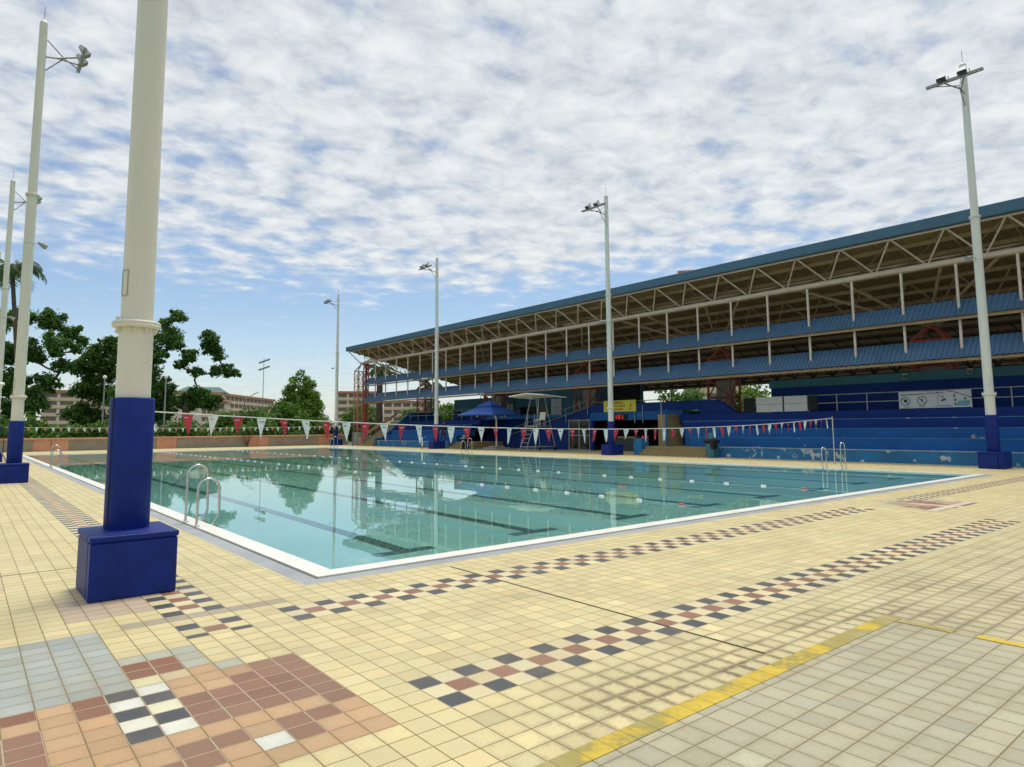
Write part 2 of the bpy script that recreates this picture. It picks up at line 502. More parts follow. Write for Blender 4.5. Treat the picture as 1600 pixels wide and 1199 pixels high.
# ------------------------------------------------------------------ tiled deck
def build_deck():
    rng = np.random.default_rng(4)
    verts = []; cols = []; dirt = []
    def tile(x0, x1, y0, y1, c, d=0.0):
        verts.append(((x0, y0), (x1, y0), (x1, y1), (x0, y1)))
        k = 1 + rng.normal() * 0.05
        q = rng.random()
        if q < 0.015: k *= 0.86
        elif q < 0.03: k *= 1.10
        h = rng.normal() * 0.016
        cols.append((min(1, c[0]*k*(1+h)), min(1, c[1]*k), min(1, c[2]*k*(1-h))))
        dirt.append(d)
    X0, Y2, Y1 = 2.385, 3.816, 6.132
    med = {}
    A, B, C, D, E_, F, G = range(-9, -2)
    for r in range(-3, 8):
        for c in range(-14, -2):
            med[(c, r)] = SAL
    for r in range(7, 16):
        for c in range(-20, -8):
            med[(c, r)] = GRY
    def put(c, rows, col):
        for r in rows: med[(c, r)] = col
    put(A, (6, 4, 2), DRK); put(A, (5, 3), WHT); put(A, (-1, -2), BRN)
    put(B, (5, 3), DRK); put(B, (6, 2), WHT); put(B, (4,), (0.72, 0.70, 0.50)); put(B, (7,), (0.68, 0.62, 0.38))
    put(B, (8, 9), RBR); put(C, (8, 9), RBR); put(B, (10,), GRN); put(C, (10,), GRN)
    put(C, (7,), (0.60, 0.47, 0.28))
    put(B, (0, -1), BRN); put(C, (0,), BRN)
    put(C, (2, 3, 4), BRN); put(D, (2, 3, 4), BRN); put(E_, (2, 3, 4, 5), BRN); put(F, (2, 3, 4, 5, 6), BRN); put(G, (1, 2, 3, 4, 5, 6), BRN)
    put(F, (1,), SAL)
    put(E_, (-1, 0), BRN); put(F, (0,), BRN); put(D, (-1,), WHT)
    put(D, (8, 9, 10), GRN); put(E_, (7,), GRN); put(F, (7,), YEL); put(G, (7,), YEL)
    put(-10, (5, 6), RBR); put(-12, (6,), RBR); put(-12, (4, 3, 2), BRN); put(-13, (4, 3), BRN); put(-12, (0,), BRN)
    put(-11, (-1, -2), BRN); put(-14, (1, 2), BRN)
    for c in (D, E_, F, G):
        put(c, (11, 12), YEL)
    put(B, (11,), YEL); put(C, (11,), YEL)
    for c in (E_, F, G): put(c, (8, 9, 10), YEL)
    for c in range(-14, -2): put(c, (-3,), SAL if c < -6 else YEL)
    def med2(i, w):
        a, b = i - 76, w + 7
        if abs(a) + abs(b) * 0.85 > 7.6: return None
        if abs(a) + abs(b) * 0.85 > 6.6: return GRN
        if a == 0 or b == 0: return (0.66, 0.60, 0.46)
        s = 1 if a * b > 0 else -1
        if abs(a) > abs(b): return (0.50, 0.36, 0.27) if s > 0 else BRN
        return BRN if s > 0 else (0.52, 0.33, 0.24)
    def color2(i, v, x, y):
        if (i, v) in med and i <= -3:
            return med[(i, v)], 0.15
        if 0 <= i <= 66:
            if v in (0, -2) and i % 2 == 0: return DRK, 0
            if v == -1 and i % 2 == 1: return BRN, 0
            if v in (0, -1, -2): return CRM, 0
        # dirty ground towards the yellow line and the lower right corner, tiles grading to grey
        if y < 2.45 and x < 6.05: return GRZ, 0.22
        d = 0.0
        if x > 2.2:
            d = max(0, min(1, (3.75 - y) / 1.3)) * max(0.0, min(1, (x - 1.6) / 1.5)) * max(0.35, min(1, (13 - x) / 8))
        if x > 6.05 and y < 2.5:
            return tuple(0.5 * a + 0.5 * b for a, b in zip(YEL, GRZ)), 0.55
        k = 0.45 * max(0, min(1, (4.6 - y) / 2.2)) * max(0, min(1, (x - 2) / 5))
        return tuple((1 - k) * a + k * b for a, b in zip(YEL, GRZ)), d
    def color1(i, w, x, y):
        m = med2(i, w)
        if m: return m, 0.1
        if (0 <= i <= 66 or 80 <= i <= 168) and y < 6.93:
            if w in (0, -2) and i % 2 == 0: return DRK, 0
            if w == -1 and i % 2 == 1: return BRN, 0
            if w in (0, -1, -2): return CRM, 0
        for yc in (8.1, 27.1, 46.1, 65.1):
            if 0.75 < x < 2.0 and yc - 1.25 < y < yc - 0.35:
                if not (i in (-5, -4, -3) and y < yc - 0.3): return BEI, 0.15
        if i in (-5, -4, -3) and x < 2.3 and w >= 3:
            if i in (-5, -3) and w % 2 == 1: return DRK, 0
            if i == -4 and w % 2 == 0: return BRN, 0
            return CRM, 0
        if 162 <= i <= 164 and y > 9:
            if i != 163 and w % 2 == 0: return DRK, 0
            if i == 163 and w % 2 == 1: return BRN, 0
            return CRM, 0
        if w == 2 and -7 <= i <= 0: return (0.40, 0.34, 0.25), 0
        if (i, w) in ((-5, 0), (-3, 0), (-3, -2), (-5, -2)): return DRK, 0
        if (i, w) == (-4, -1): return BRN, 0
        return YEL, 0.05
    def rows(y_start, y_end, org):
        k0 = math.floor((y_start - org) / T + 0.5); k1 = math.ceil((y_end - org) / T - 0.5)
        return range(k0, k1 + 1)
    def zone(x0, x1, y0, y1, org, fn):
        i0 = math.floor((x0 - X0) / T + 0.5); i1 = math.ceil((x1 - X0) / T - 0.5)
        for w in rows(y0, y1, org):
            ya, yb = max(y0, org + (w - 0.5) * T), min(y1, org + (w + 0.5) * T)
            if yb - ya < 0.004: continue
            for i in range(i0, i1 + 1):
                xa, xb = max(x0, X0 + (i - 0.5) * T), min(x1, X0 + (i + 0.5) * T)
                if xb - xa < 0.004: continue
                c, d = fn(i, w, (xa + xb) / 2, (ya + yb) / 2)
                tile(xa, xb, ya, yb, c, d)
    xA = X0 - 2.5 * T; xB = X0 - 8.5 * T
    gx0, gx1, gy0, gy1 = PX0 - CO - GR, PX1 + CO + GR, PY0 - CO - GR, PY1 + CO + GR
    XW, XE, YS, YN = -5.0, 31.0, -4.5, 67.0
    s1 = Y2 + 5.5 * T; s2 = Y2 + 10.5 * T + 0.17; s3 = Y2 + 15.5 * T
    zone(xA, XE, YS, s1, Y2, color2)
    zone(xA, XE, s1, gy0, Y1, color1)
    zone(xB, xA, YS, s2, Y2, color2)
    zone(xB, xA, s2, gy0, Y1, color1)
    zone(XW, xB, YS, s3, Y2, color2)
    zone(XW, xB, s3, gy0, Y1, color1)
    zone(XW, gx0, gy0, gy1, Y1, color1)
    zone(gx1, XE, gy0, gy1, Y1, color1)
    zone(XW, XE, gy1, YN, Y1, color1)
    zone(XE, 39.5, 24.5, 43.4, Y1, color1)
    n = len(verts)
    V = np.array(verts, float).reshape(-1, 2)
    V3 = np.c_[V, np.zeros(len(V))]
    me = bpy.data.meshes.new('deck')
    me.vertices.add(len(V3)); me.vertices.foreach_set('co', V3.ravel())
    me.loops.add(4 * n); me.loops.foreach_set('vertex_index', np.arange(4 * n))
    me.polygons.add(n); me.polygons.foreach_set('loop_start', np.arange(0, 4 * n, 4))
    me.update(calc_edges=True)
    uv = me.uv_layers.new(name='tile')
    sz = np.array([((q[1][0] - q[0][0]) / T, (q[2][1] - q[1][1]) / T) for q in verts])
    U = np.zeros((n, 4, 2)); U[:, 1, 0] = 1; U[:, 2] = 1; U[:, 3, 1] = 1
    uv.data.foreach_set('uv', U.ravel())
    ca = me.color_attributes.new('tile_color', 'FLOAT_COLOR', 'CORNER')
    cc = np.c_[np.array(cols), np.array(dirt)]
    ca.data.foreach_set('color', np.repeat(cc, 4, axis=0).ravel())
    o = bpy.data.objects.new('deck', me)
    COL.objects.link(o)
    # material
    m = bpy.data.materials.new('ceramic deck tile')
    m.use_nodes = True
    t = m.node_tree; b = t.nodes['Principled BSDF']
    at = N(t, 'ShaderNodeAttribute', attribute_name='tile_color')
    uvn = N(t, 'ShaderNodeUVMap', uv_map='tile')
    sep = N(t, 'ShaderNodeSeparateXYZ'); t.links.new(uvn.outputs[0], sep.inputs[0])
    def edge(s):
        return math_node(t, 'MINIMUM', s, math_node(t, 'SUBTRACT', 1.0, s))
    e = math_node(t, 'MINIMUM', edge(sep.outputs[0]), edge(sep.outputs[1]))
    tc = N(t, 'ShaderNodeTexCoord')
    wob = N(t, 'ShaderNodeTexNoise', inp={'Scale': 28.0, 'Detail': 3.0})
    t.links.new(tc.outputs['Object'], wob.inputs['Vector'])
    e2 = math_node(t, 'ADD', e, math_node(t, 'MULTIPLY', math_node(t, 'SUBTRACT', wob.outputs[0], 0.5), 0.020))
    grout = N(t, 'ShaderNodeMapRange', interpolation_type='SMOOTHSTEP')
    t.links.new(e2, grout.inputs[0])
    grout.inputs[1].default_value = 0.014; grout.inputs[2].default_value = 0.030
    grout.inputs[3].default_value = 1.0; grout.inputs[4].default_value = 0.0
    pat = N(t, 'ShaderNodeTexNoise', inp={'Scale': 1.1, 'Detail': 6.0, 'Roughness': 0.65})
    t.links.new(tc.outputs['Object'], pat.inputs['Vector'])
    fine = N(t, 'ShaderNodeTexNoise', inp={'Scale': 55.0, 'Detail': 5.0, 'Roughness': 0.7})
    t.links.new(tc.outputs['Object'], fine.inputs['Vector'])
    body = mix_col(t, math_node(t, 'MULTIPLY', fine.outputs[0], 0.32), at.outputs['Color'], (0.0, 0.0, 0.0))
    body = mix_col(t, 1.0, body, (1.12, 1.12, 1.12), 'MULTIPLY')
    # traffic grime over large patches
    gr = ramp_node(t, pat.outputs[0], [(0.42, 0.0), (0.72, 0.30)])
    body = mix_col(t, gr, body, (0.30, 0.25, 0.15))
    # dirt creeping in from the joints
    em = N(t, 'ShaderNodeMapRange', interpolation_type='SMOOTHSTEP')
    t.links.new(math_node(t, 'ADD', e, math_node(t, 'MULTIPLY', math_node(t, 'SUBTRACT', wob.outputs[0], 0.5), 0.35)), em.inputs[0])
    em.inputs[1].default_value = 0.0; em.inputs[2].default_value = 0.30
    em.inputs[3].default_value = 1.0; em.inputs[4].default_value = 0.0
    dm = math_node(t, 'MULTIPLY', at.outputs['Alpha'], em.outputs[0])
    dm = math_node(t, 'MULTIPLY', dm, ramp_node(t, pat.outputs[0], [(0.36, 0.35), (0.58, 1.3)]))
    body = mix_col(t, math_node(t, 'MULTIPLY', dm, 0.85), body, (0.16, 0.125, 0.075))
    gcol = mix_col(t, pat.outputs[0], (0.11, 0.078, 0.032), (0.28, 0.21, 0.095))
    bw = N(t, 'ShaderNodeRGBToBW'); t.links.new(at.outputs['Color'], bw.inputs[0])
    gcol = mix_col(t, math_node(t, 'LESS_THAN', bw.outputs[0], 0.24), gcol, (0.46, 0.37, 0.26))
    colr = mix_col(t, math_node(t, 'MULTIPLY', grout.outputs[0], 0.9), body, gcol)
    t.links.new(colr, b.inputs['Base Color'])
    rr = math_node(t, 'MULTIPLY_ADD', grout.outputs[0], 0.3, math_node(t, 'MULTIPLY_ADD', fine.outputs[0], 0.2, 0.42))
    t.links.new(rr, b.inputs['Roughness'])
    b.inputs['Specular IOR Level'].default_value = 0.3
    hh = math_node(t, 'MULTIPLY_ADD', grout.outputs[0], -1.0, math_node(t, 'MULTIPLY', fine.outputs[0], 0.25))
    bp = N(t, 'ShaderNodeBump', inp={'Strength': 0.35, 'Distance': 0.004})
    t.links.new(hh, bp.inputs['Height']); t.links.new(bp.outputs[0], b.inputs['Normal'])
    me.materials.append(m)
    struct(o)
build_deck()

def worn_yellow():
    m = bpy.data.materials.new('worn yellow line paint')
    m.use_nodes = True
    t = m.node_tree; b = t.nodes['Principled BSDF']
    tc = N(t, 'ShaderNodeTexCoord')
    n = N(t, 'ShaderNodeTexNoise', inp={'Scale': 1.6, 'Detail': 8.0, 'Roughness': 0.6})
    t.links.new(tc.outputs['Object'], n.inputs['Vector'])
    c = ramp_node(t, n.outputs[0], [(0.42, (0.62, 0.44, 0.03)), (0.49, (0.50, 0.36, 0.035)), (0.52, (0.33, 0.27, 0.06)), (0.66, (0.40, 0.35, 0.16))])
    n2 = N(t, 'ShaderNodeTexNoise', inp={'Scale': 26.0, 'Detail': 6.0})
    t.links.new(tc.outputs['Object'], n2.inputs['Vector'])
    c = mix_col(t, ramp_node(t, n2.outputs[0], [(0.5, 0.0), (0.7, 0.35)]), c, (0.25, 0.20, 0.08))
    # the tile joints show through the paint
    sep = N(t, 'ShaderNodeSeparateXYZ'); t.links.new(tc.outputs['Object'], sep.inputs[0])
    f = math_node(t, 'FRACT', math_node(t, 'DIVIDE', math_node(t, 'SUBTRACT', sep.outputs[0], 2.385 + T / 2), T))
    g = math_node(t, 'LESS_THAN', f, 0.05)
    c = mix_col(t, math_node(t, 'MULTIPLY', g, 0.6), c, (0.16, 0.12, 0.04))
    t.links.new(c, b.inputs['Base Color'])
    b.inputs['Roughness'].default_value = 0.6
    return m
def build_markings():
    m = MB()
    m.box(-2.0, 6.20, 2.42, 2.555, 0.001, 0.004)
    o = m.build('line_marking', worn_yellow()); struct(o)
    m = MB()
    rng = random.Random(3)
    y = 2.415
    while y > -2.5:
        l = rng.uniform(0.25, 0.9)
        m.box(6.07, 6.17 - rng.uniform(0, 0.02), y - l, y, 0.001, 0.004)
        y -= l + rng.uniform(0.05, 0.35)
    o = m.build('line_marking', bpy.data.materials['worn yellow line paint']); struct(o)
    m = MB()
    m.box(4.527, 4.541, 2.7, 6.70, 0.001, 0.0035)
    m.box(-5.0, 1.2, 9.62, 9.632, 0.001, 0.0035)
    o = m.build('expansion_joint', mat('joint sealant', (0.03, 0.024, 0.015), 0.8)); struct(o)
build_markings()

def build_pool():
    # coping: white tile kerb, slightly proud
    cop = bpy.data.materials.new('white coping tile'); cop.use_nodes = True
    t = cop.node_tree; b = t.nodes['Principled BSDF']
    tc = N(t, 'ShaderNodeTexCoord')
    n = N(t, 'ShaderNodeTexNoise', inp={'Scale': 3.0, 'Detail': 6.0}); t.links.new(tc.outputs['Object'], n.inputs['Vector'])
    c = ramp_node(t, n.outputs[0], [(0.3, (0.74, 0.72, 0.63)), (0.65, (0.83, 0.82, 0.76))])
    sep = N(t, 'ShaderNodeSeparateXYZ'); t.links.new(tc.outputs['Object'], sep.inputs[0])
    gx = math_node(t, 'LESS_THAN', math_node(t, 'FRACT', math_node(t, 'DIVIDE', sep.outputs[0], 0.25)), 0.03)
    gy = math_node(t, 'LESS_THAN', math_node(t, 'FRACT', math_node(t, 'DIVIDE', sep.outputs[1], 0.25)), 0.03)
    c = mix_col(t, math_node(t, 'MULTIPLY', math_node(t, 'MAXIMUM', gx, gy), 0.35), c, (0.4, 0.38, 0.3))
    t.links.new(c, b.inputs['Base Color']); b.inputs['Roughness'].default_value = 0.4
    m = MB()
    a0, a1, b0, b1 = PX0 - CO, PX1 + CO, PY0 - CO, PY1 + CO
    z0, z1 = -0.10, 0.012
    m.box(a0, a1, b0, PY0, z0, z1); m.box(a0, a1, PY1, b1, z0, z1)
    m.box(a0, PX0, PY0, PY1, z0, z1); m.box(PX1, a1, PY0, PY1, z0, z1)
    struct(m.build('pool_coping', cop))
    # dark slot beside the coping + ribbed grating
    gm = bpy.data.materials.new('grey plastic grating'); gm.use_nodes = True
    t = gm.node_tree; b = t.nodes['Principled BSDF']
    tc = N(t, 'ShaderNodeTexCoord'); sep = N(t, 'ShaderNodeSeparateXYZ'); t.links.new(tc.outputs['Object'], sep.inputs[0])
    n = N(t, 'ShaderNodeTexNoise', inp={'Scale': 1.5, 'Detail': 5.0}); t.links.new(tc.outputs['Object'], n.inputs['Vector'])
    c = ramp_node(t, n.outputs[0], [(0.3, (0.36, 0.38, 0.39)), (0.7, (0.50, 0.52, 0.53))])
    # bars run across the channel: lines follow whichever axis the channel follows (slots between are only coloured dark, for the shade in them)
    geo = N(t, 'ShaderNodeAttribute', attribute_name='along')
    sl = math_node(t, 'LESS_THAN', math_node(t, 'FRACT', math_node(t, 'DIVIDE', geo.outputs['Fac'], 0.036)), 0.36)
    c = mix_col(t, math_node(t, 'MULTIPLY', sl, 0.72), c, (0.05, 0.055, 0.055))
    t.links.new(c, b.inputs['Base Color']); b.inputs['Roughness'].default_value = 0.5
    g0, g1, h0, h1 = a0 - GR, a1 + GR, b0 - GR, b1 + GR
    s = 0.03
    me = bpy.data.meshes.new('drain_grating')
    quads = [((g0, h0), (g1, h0), (g1, b0 - s), (g0, b0 - s), 0), ((g0, b1 + s), (g1, b1 + s), (g1, h1), (g0, h1), 0),
             ((g0, b0 - s), (a0 - s, b0 - s), (a0 - s, b1 + s), (g0, b1 + s), 1), ((a1 + s, b0 - s), (g1, b0 - s), (g1, b1 + s), (a1 + s, b1 + s), 1)]
    me.from_pydata([(p[0], p[1], -0.004) for q in quads for p in q[:4]], [], [tuple(range(4*i, 4*i+4)) for i in range(4)])
    at = me.attributes.new('along', 'FLOAT', 'POINT')
    at.data.foreach_set('value', [(p[q[4]] - (-10)) for q in quads for p in q[:4]])
    me.materials.append(gm); me.update()
    o = bpy.data.objects.new('drain_grating', me); COL.objects.link(o); struct(o)
    m = MB()
    for q in ((g0, g1, h0, b0), (g0, g1, b1, h1), (g0, a0, b0, b1), (a1, g1, b0, b1)):
        m.face([(q[0], q[2], -0.05), (q[1], q[2], -0.05), (q[1], q[3], -0.05), (q[0], q[3], -0.05)])
    struct(m.build('drain_channel', MT['seam']))
    # pale edging tiles between grating and deck are part of the shell
    # basin
    dp = -1.15
    bas = bpy.data.materials.new('aqua basin tile'); bas.use_nodes = True
    t = bas.node_tree; b = t.nodes['Principled BSDF']
    tc = N(t, 'ShaderNodeTexCoord')
    n = N(t, 'ShaderNodeTexNoise', inp={'Scale': 0.35, 'Detail': 5.0}); t.links.new(tc.outputs['Object'], n.inputs['Vector'])
    c = ramp_node(t, n.outputs[0], [(0.3, (0.29, 0.61, 0.54)), (0.7, (0.35, 0.67, 0.60))])
    t.links.new(c, b.inputs['Base Color']); b.inputs['Roughness'].default_value = 0.5
    m = MB()
    m.face([(PX0, PY0, dp), (PX1, PY0, dp), (PX1, PY1, dp), (PX0, PY1, dp)])
    m.face([(PX0, PY0, -0.1), (PX1, PY0, -0.1), (PX1, PY0, dp), (PX0, PY0, dp)])
    m.face([(PX0, PY1, dp), (PX1, PY1, dp), (PX1, PY1, -0.1), (PX0, PY1, -0.1)])
    m.face([(PX0, PY0, dp), (PX0, PY1, dp), (PX0, PY1, -0.1), (PX0, PY0, -0.1)])
    m.face([(PX1, PY0, -0.1), (PX1, PY1, -0.1), (PX1, PY1, dp), (PX1, PY0, dp)])
    struct(m.build('pool_basin', bas))
    lm = mat('dark lane tile', (0.045, 0.16, 0.165), 0.5, 0.15, 1.0)
    m = MB()
    for k in range(8):
        x = 5.33 + 2.615 * k
        z = dp + 0.004
        m.face([(x - .13, 9.25, z), (x + .13, 9.25, z), (x + .13, PY1 - 1.8, z), (x - .13, PY1 - 1.8, z)])
        for y in (9.0, PY1 - 1.8):
            m.face([(x - .52, y, z), (x + .52, y, z), (x + .52, y + .25, z), (x - .52, y + .25, z)])
    struct(m.build('lane_marking', lm))
    # water: one flat sheet with faint ripples
    w = bpy.data.materials.new('pool water'); w.use_nodes = True
    t = w.node_tree; b = t.nodes['Principled BSDF']
    b.inputs['Base Color'].default_value = (0.86, 0.97, 0.96, 1)
    b.inputs['Roughness'].default_value = 0.0
    b.inputs['IOR'].default_value = 1.333
    b.inputs['Transmission Weight'].default_value = 1.0
    tc = N(t, 'ShaderNodeTexCoord')
    mp = N(t, 'ShaderNodeMapping'); mp.inputs['Scale'].default_value = (1.0, 0.8, 1.0); mp.inputs['Rotation'].default_value = (0, 0, 0.5)
    t.links.new(tc.outputs['Object'], mp.inputs[0])
    n = N(t, 'ShaderNodeTexNoise', inp={'Scale': 1.3, 'Detail': 3.0, 'Roughness': 0.5, 'Distortion': 0.4}); t.links.new(mp.outputs[0], n.inputs['Vector'])
    n2 = N(t, 'ShaderNodeTexNoise', inp={'Scale': 0.25, 'Detail': 2.0}); t.links.new(mp.outputs[0], n2.inputs['Vector'])
    st = ramp_node(t, n2.outputs[0], [(0.38, 0.15), (0.66, 1.0)])
    bp = N(t, 'ShaderNodeBump', inp={'Distance': 0.0042})
    t.links.new(st, bp.inputs['Strength'])
    t.links.new(n.outputs[0], bp.inputs['Height']); t.links.new(bp.outputs[0], b.inputs['Normal'])
    m = MB()
    m.face([(PX0, PY0, -0.025), (PX1, PY0, -0.025), (PX1, PY1, -0.025), (PX0, PY1, -0.025)])
    struct(m.build('water', w))
    # surrounding lawn / ground out to the horizon (leaves the deck and pool open)
    m = MB()
    B = 1500
    XW, XE, YS, YN = -5.0, 60.0, -4.5, 67.0
    for q in ((-B, B, -B, YS), (-B, B, YN, B), (-B, XW, YS, YN), (XE, B, YS, YN)):
        m.face([(q[0], q[2], -0.03), (q[1], q[2], -0.03), (q[1], q[3], -0.03), (q[0], q[3], -0.03)])
    struct(m.build('ground', MT['grass']))
    m = MB()
    m.face([(30.9, YS, -0.012), (XE, YS, -0.012), (XE, YN, -0.012), (30.9, YN, -0.012)])
    struct(m.build('pavement', MT['concrete']))
build_pool()

# ------------------------------------------------------------------ floodlight poles
def make_pole(loc, label, side, X, Y, ox, oy, paint):
    """side +1: lamps reach towards +x, -1 towards -x"""
    root = thing('floodlight_pole', label, 'light pole', loc, 'floodlight poles round the pool')
    m = MB()
    m.tube([(0, 0, 0.6), (0, 0, 2.72)], [0.168, 0.168], 24)
    m.tube([(0, 0, 2.80), (0, 0, 9.55)], [0.158, 0.150], 24)
    m.tube([(0, 0, 9.62), (0, 0, 15.75)], [0.135, 0.120], 24)
    m.lathe([(0.120, 15.75), (0.07, 15.85), (0.0, 15.88)], n=24)
    pole = m.build('pole', paint, root, True)
    for zz, r in ((2.76, 0.235), (9.585, 0.20)):
        m = MB()
        m.lathe([(0.16, zz - 0.04), (r - 0.012, zz - 0.035), (r, zz - 0.022), (r, zz - 0.003), (r - 0.008, zz - 0.001), (r, zz + 0.003), (r, zz + 0.022), (r - 0.012, zz + 0.035), (0.14, zz + 0.04)], n=28)
        for k in range(8):
            a = k * math.pi / 4 + 0.3
            cx, cy = math.cos(a), math.sin(a)
            m.obox((cx * 0.15, cy * 0.15, zz - 0.085), (cx * (r - 0.03), cy * (r - 0.03), zz - 0.055), 0.012, 0.05)
            if zz < 5 and k % 2 == 0:
                m.tube([(cx * (r - 0.035), cy * (r - 0.035), zz + 0.03), (cx * (r - 0.035), cy * (r - 0.035), zz + 0.07)], 0.018, 8)
        m.build('flange', paint, root, True)
    # access hatch
    m = MB()
    for a0 in np.linspace(-2.93, -2.45, 6)[:-1]:
        a1 = a0 + 0.096
        r = 0.160
        m.face([(r*math.cos(a0), r*math.sin(a0), 3.08), (r*math.cos(a1), r*math.sin(a1), 3.08), (r*math.cos(a1), r*math.sin(a1), 3.32), (r*math.cos(a0), r*math.sin(a0), 3.32)])
    rim = []
    r = 0.164
    hp = [(-2.95, 3.06), (-2.43, 3.06), (-2.43, 3.34), (-2.95, 3.34), (-2.95, 3.06)]
    m.tube([(r*math.cos(a), r*math.sin(a), z) for a, z in hp], 0.004, 6, 1)
    m.build('hatch', [paint, MT['galv']], root, True)
    # blue padded sleeve, split seam on the left
    m = MB()
    n = 32
    prof = [(0.205, 0.61), (0.213, 0.63), (0.213, 1.95), (0.205, 1.97), (0.172, 1.972)]
    m.lathe(prof, n=n)
    sl = m.build('sleeve', MT['pad'], root, True)
    m = MB()
    a = R_(205)
    m.obox((0.213*math.cos(a), 0.213*math.sin(a), 0.615), (0.213*math.cos(a), 0.213*math.sin(a), 1.965), 0.012, 0.012)
    m.build('seam', MT['seam'], sl, True)
    # padded plinth box: two halves with a gap, lid lip above
    m = MB()
    q = -Y + 0.15
    m.bbox(ox - X, ox + X, oy - Y, oy + q - 0.012, 0.0, 0.548, 0.012); m.bbox(ox - X - 0.008, ox + X + 0.008, oy - Y - 0.008, oy + q - 0.012, 0.552, 0.612, 0.010)
    m.bbox(ox - X, ox + X, oy + q + 0.012, oy + Y, 0.0, 0.548, 0.012); m.bbox(ox - X - 0.008, ox + X + 0.008, oy + q + 0.012, oy + Y + 0.008, 0.552, 0.612, 0.010)
    m.box(ox - X + 0.03, ox + X - 0.03, oy - Y + 0.03, oy + Y - 0.03, 0.005, 0.60, 1)
    m.build('plinth_pad', [MT['pad'], MT['seam']], root, True)
    # bracket
    s = side
    m = MB()
    m.tube([(0.1*s, 0, 14.55), (0.45*s, 0, 14.62), (1.12*s, 0.32, 14.75)], 0.028, 8)
    m.tube([(0.1*s, 0, 14.55), (0.45*s, 0, 14.62), (1.12*s, -0.32, 14.75)], 0.028, 8)
    m.tube([(0.11*s, 0, 14.05), (0.62*s, 0, 14.66)], 0.02, 8)
    m.tube([(0.11*s, 0, 15.2), (0.62*s, 0, 14.70), (1.10*s, 0.7, 14.78)], 0.02, 8)
    br = m.build('bracket', MT['galv'], root, True)
    m = MB()
    m.obox((1.15*s, -0.95, 14.8), (1.15*s, 0.95, 14.8), 0.11, 0.10)
    m.build('crossbar', MT['galv'], br, True)
    for yy in (-0.32, 0.38):
        m = MB()
        # floodlight: tapered housing tilted down towards the pool, glass mouth, yoke
        c = Vector((1.20*s, yy, 14.98)); d = Vector((0.62*s, 0, -0.78)).normalized(); sd = Vector((0, 1, 0)); u = d.cross(sd)
        def rect(o, w, h): return [o + sd*w + u*h, o - sd*w + u*h, o - sd*w - u*h, o + sd*w - u*h]
        r0, r1, r2 = rect(c - d*0.24, 0.06, 0.05), rect(c - d*0.05, 0.11, 0.085), rect(c + d*0.16, 0.15, 0.11)
        for A, B in ((r0, r1), (r1, r2)):
            for i in range(4): m.face([A[i], A[(i+1) % 4], B[(i+1) % 4], B[i]], 0)
        m.face(r0, 0); m.face([p - d*0.01 for p in r2][::-1], 1)
        m.tube([c + sd*0.2, c + sd*0.2 + Vector((-0.05*s, 0, -0.2)), c - sd*0.2 + Vector((-0.05*s, 0, -0.2)), c - sd*0.2], 0.015, 6, 2)
        fix(m.build('floodlight', [MT['lampshell'], MT['glassdark'], MT['darkmetal']], root, True))
    m = MB()
    m.tube([(0, 0, 15.86), (0, 0, 16.35)], 0.010, 6)
    m.build('lightning_rod', MT['galv'], root, True)
    # small loudspeaker half way
    m = MB()
    m.tube([(0.13*s, 0.02, 7.92), (0.30*s, 0.12, 8.0)], 0.014, 6)
    m.tube([(0.26*s, 0.10, 8.0), (0.48*s, 0.24, 7.92)], [0.04, 0.10], 12)
    m.tube([(0.145*math.cos(k*math.pi/8), 0.145*math.sin(k*math.pi/8), 7.9) for k in range(17)], 0.012, 6)
    m.build('loudspeaker', MT['galv'], root, True)
    return root
P_R = make_pole((29.70, 8.0, 0), 'white floodlight pole on a blue padded base near the right edge', -1, 0.55, 0.39, 0.05, 0.0, MT['polewhite'])
copy_tree(P_R, (29.70, 27.0, 0), 'white floodlight pole in front of the dark opening and yellow banner')
copy_tree(P_R, (29.70, 46.0, 0), 'white floodlight pole on a blue padded base left of the blue umbrella')
copy_tree(P_R, (29.70, 65.0, 0), 'white floodlight pole at the far corner, just left of the orange lattice tower')
P_L = make_pole((1.385, 8.12, 0), 'nearest and biggest cream floodlight pole with blue sleeve and box base', 1, 0.3825, 0.43, -0.008, -0.135, MT['cream'])
copy_tree(P_L, (1.32, 27.15, 0), 'second cream floodlight pole on the left, its lamps showing at the top left')
copy_tree(P_L, (1.32, 46.1, 0), 'third cream floodlight pole on the left, just left of the second')
copy_tree(P_L, (1.32, 65.1, 0), 'fourth cream floodlight pole on the left, cut by the left edge')

# ------------------------------------------------------------------ pool ladders
def make_ladder(loc, rz, label, h1=1.0, h2=0.80):
    root = thing('pool_ladder', label, 'ladder', loc, 'steel pool ladders', rz)
    for yy, h in ((0.36, h1), (-0.36, h2)):
        r = 0.17
        p = [(-0.30, yy, 0.0), (-0.29, yy, h - r)]
        for k in range(1, 9):
            a = math.pi - k * math.pi / 8
            p.append((-0.12 + r * math.cos(a), yy, h - r + r * math.sin(a)))
        p += [(0.06, yy, 0.22), (0.04, yy, 0.14), (-0.04, yy, 0.05), (0.07, yy, -0.05), (0.09, yy, -0.42)]
        m = MB(); m.tube(p, 0.021, 10)
        m.lathe([(0.05, 0.012), (0.05, 0.03), (0.024, 0.035)], (-0.30, yy), 14)
        m.build('handrail', MT['steel'], root, True)
    for z in (-0.22, -0.40):
        m = MB(); m.box(0.03, 0.13, -0.35, 0.35, z, z + 0.03); m.build('rung', MT['steel'], root, True)
    return root
L0 = make_ladder((3.42, 12.58, 0), 0, 'stainless steel pool ladder nearest the camera, right of the big blue sleeve')
copy_tree(L0, (3.42, 36.6, 0), 'small steel pool ladder on the far left edge, between the two left blue poles')
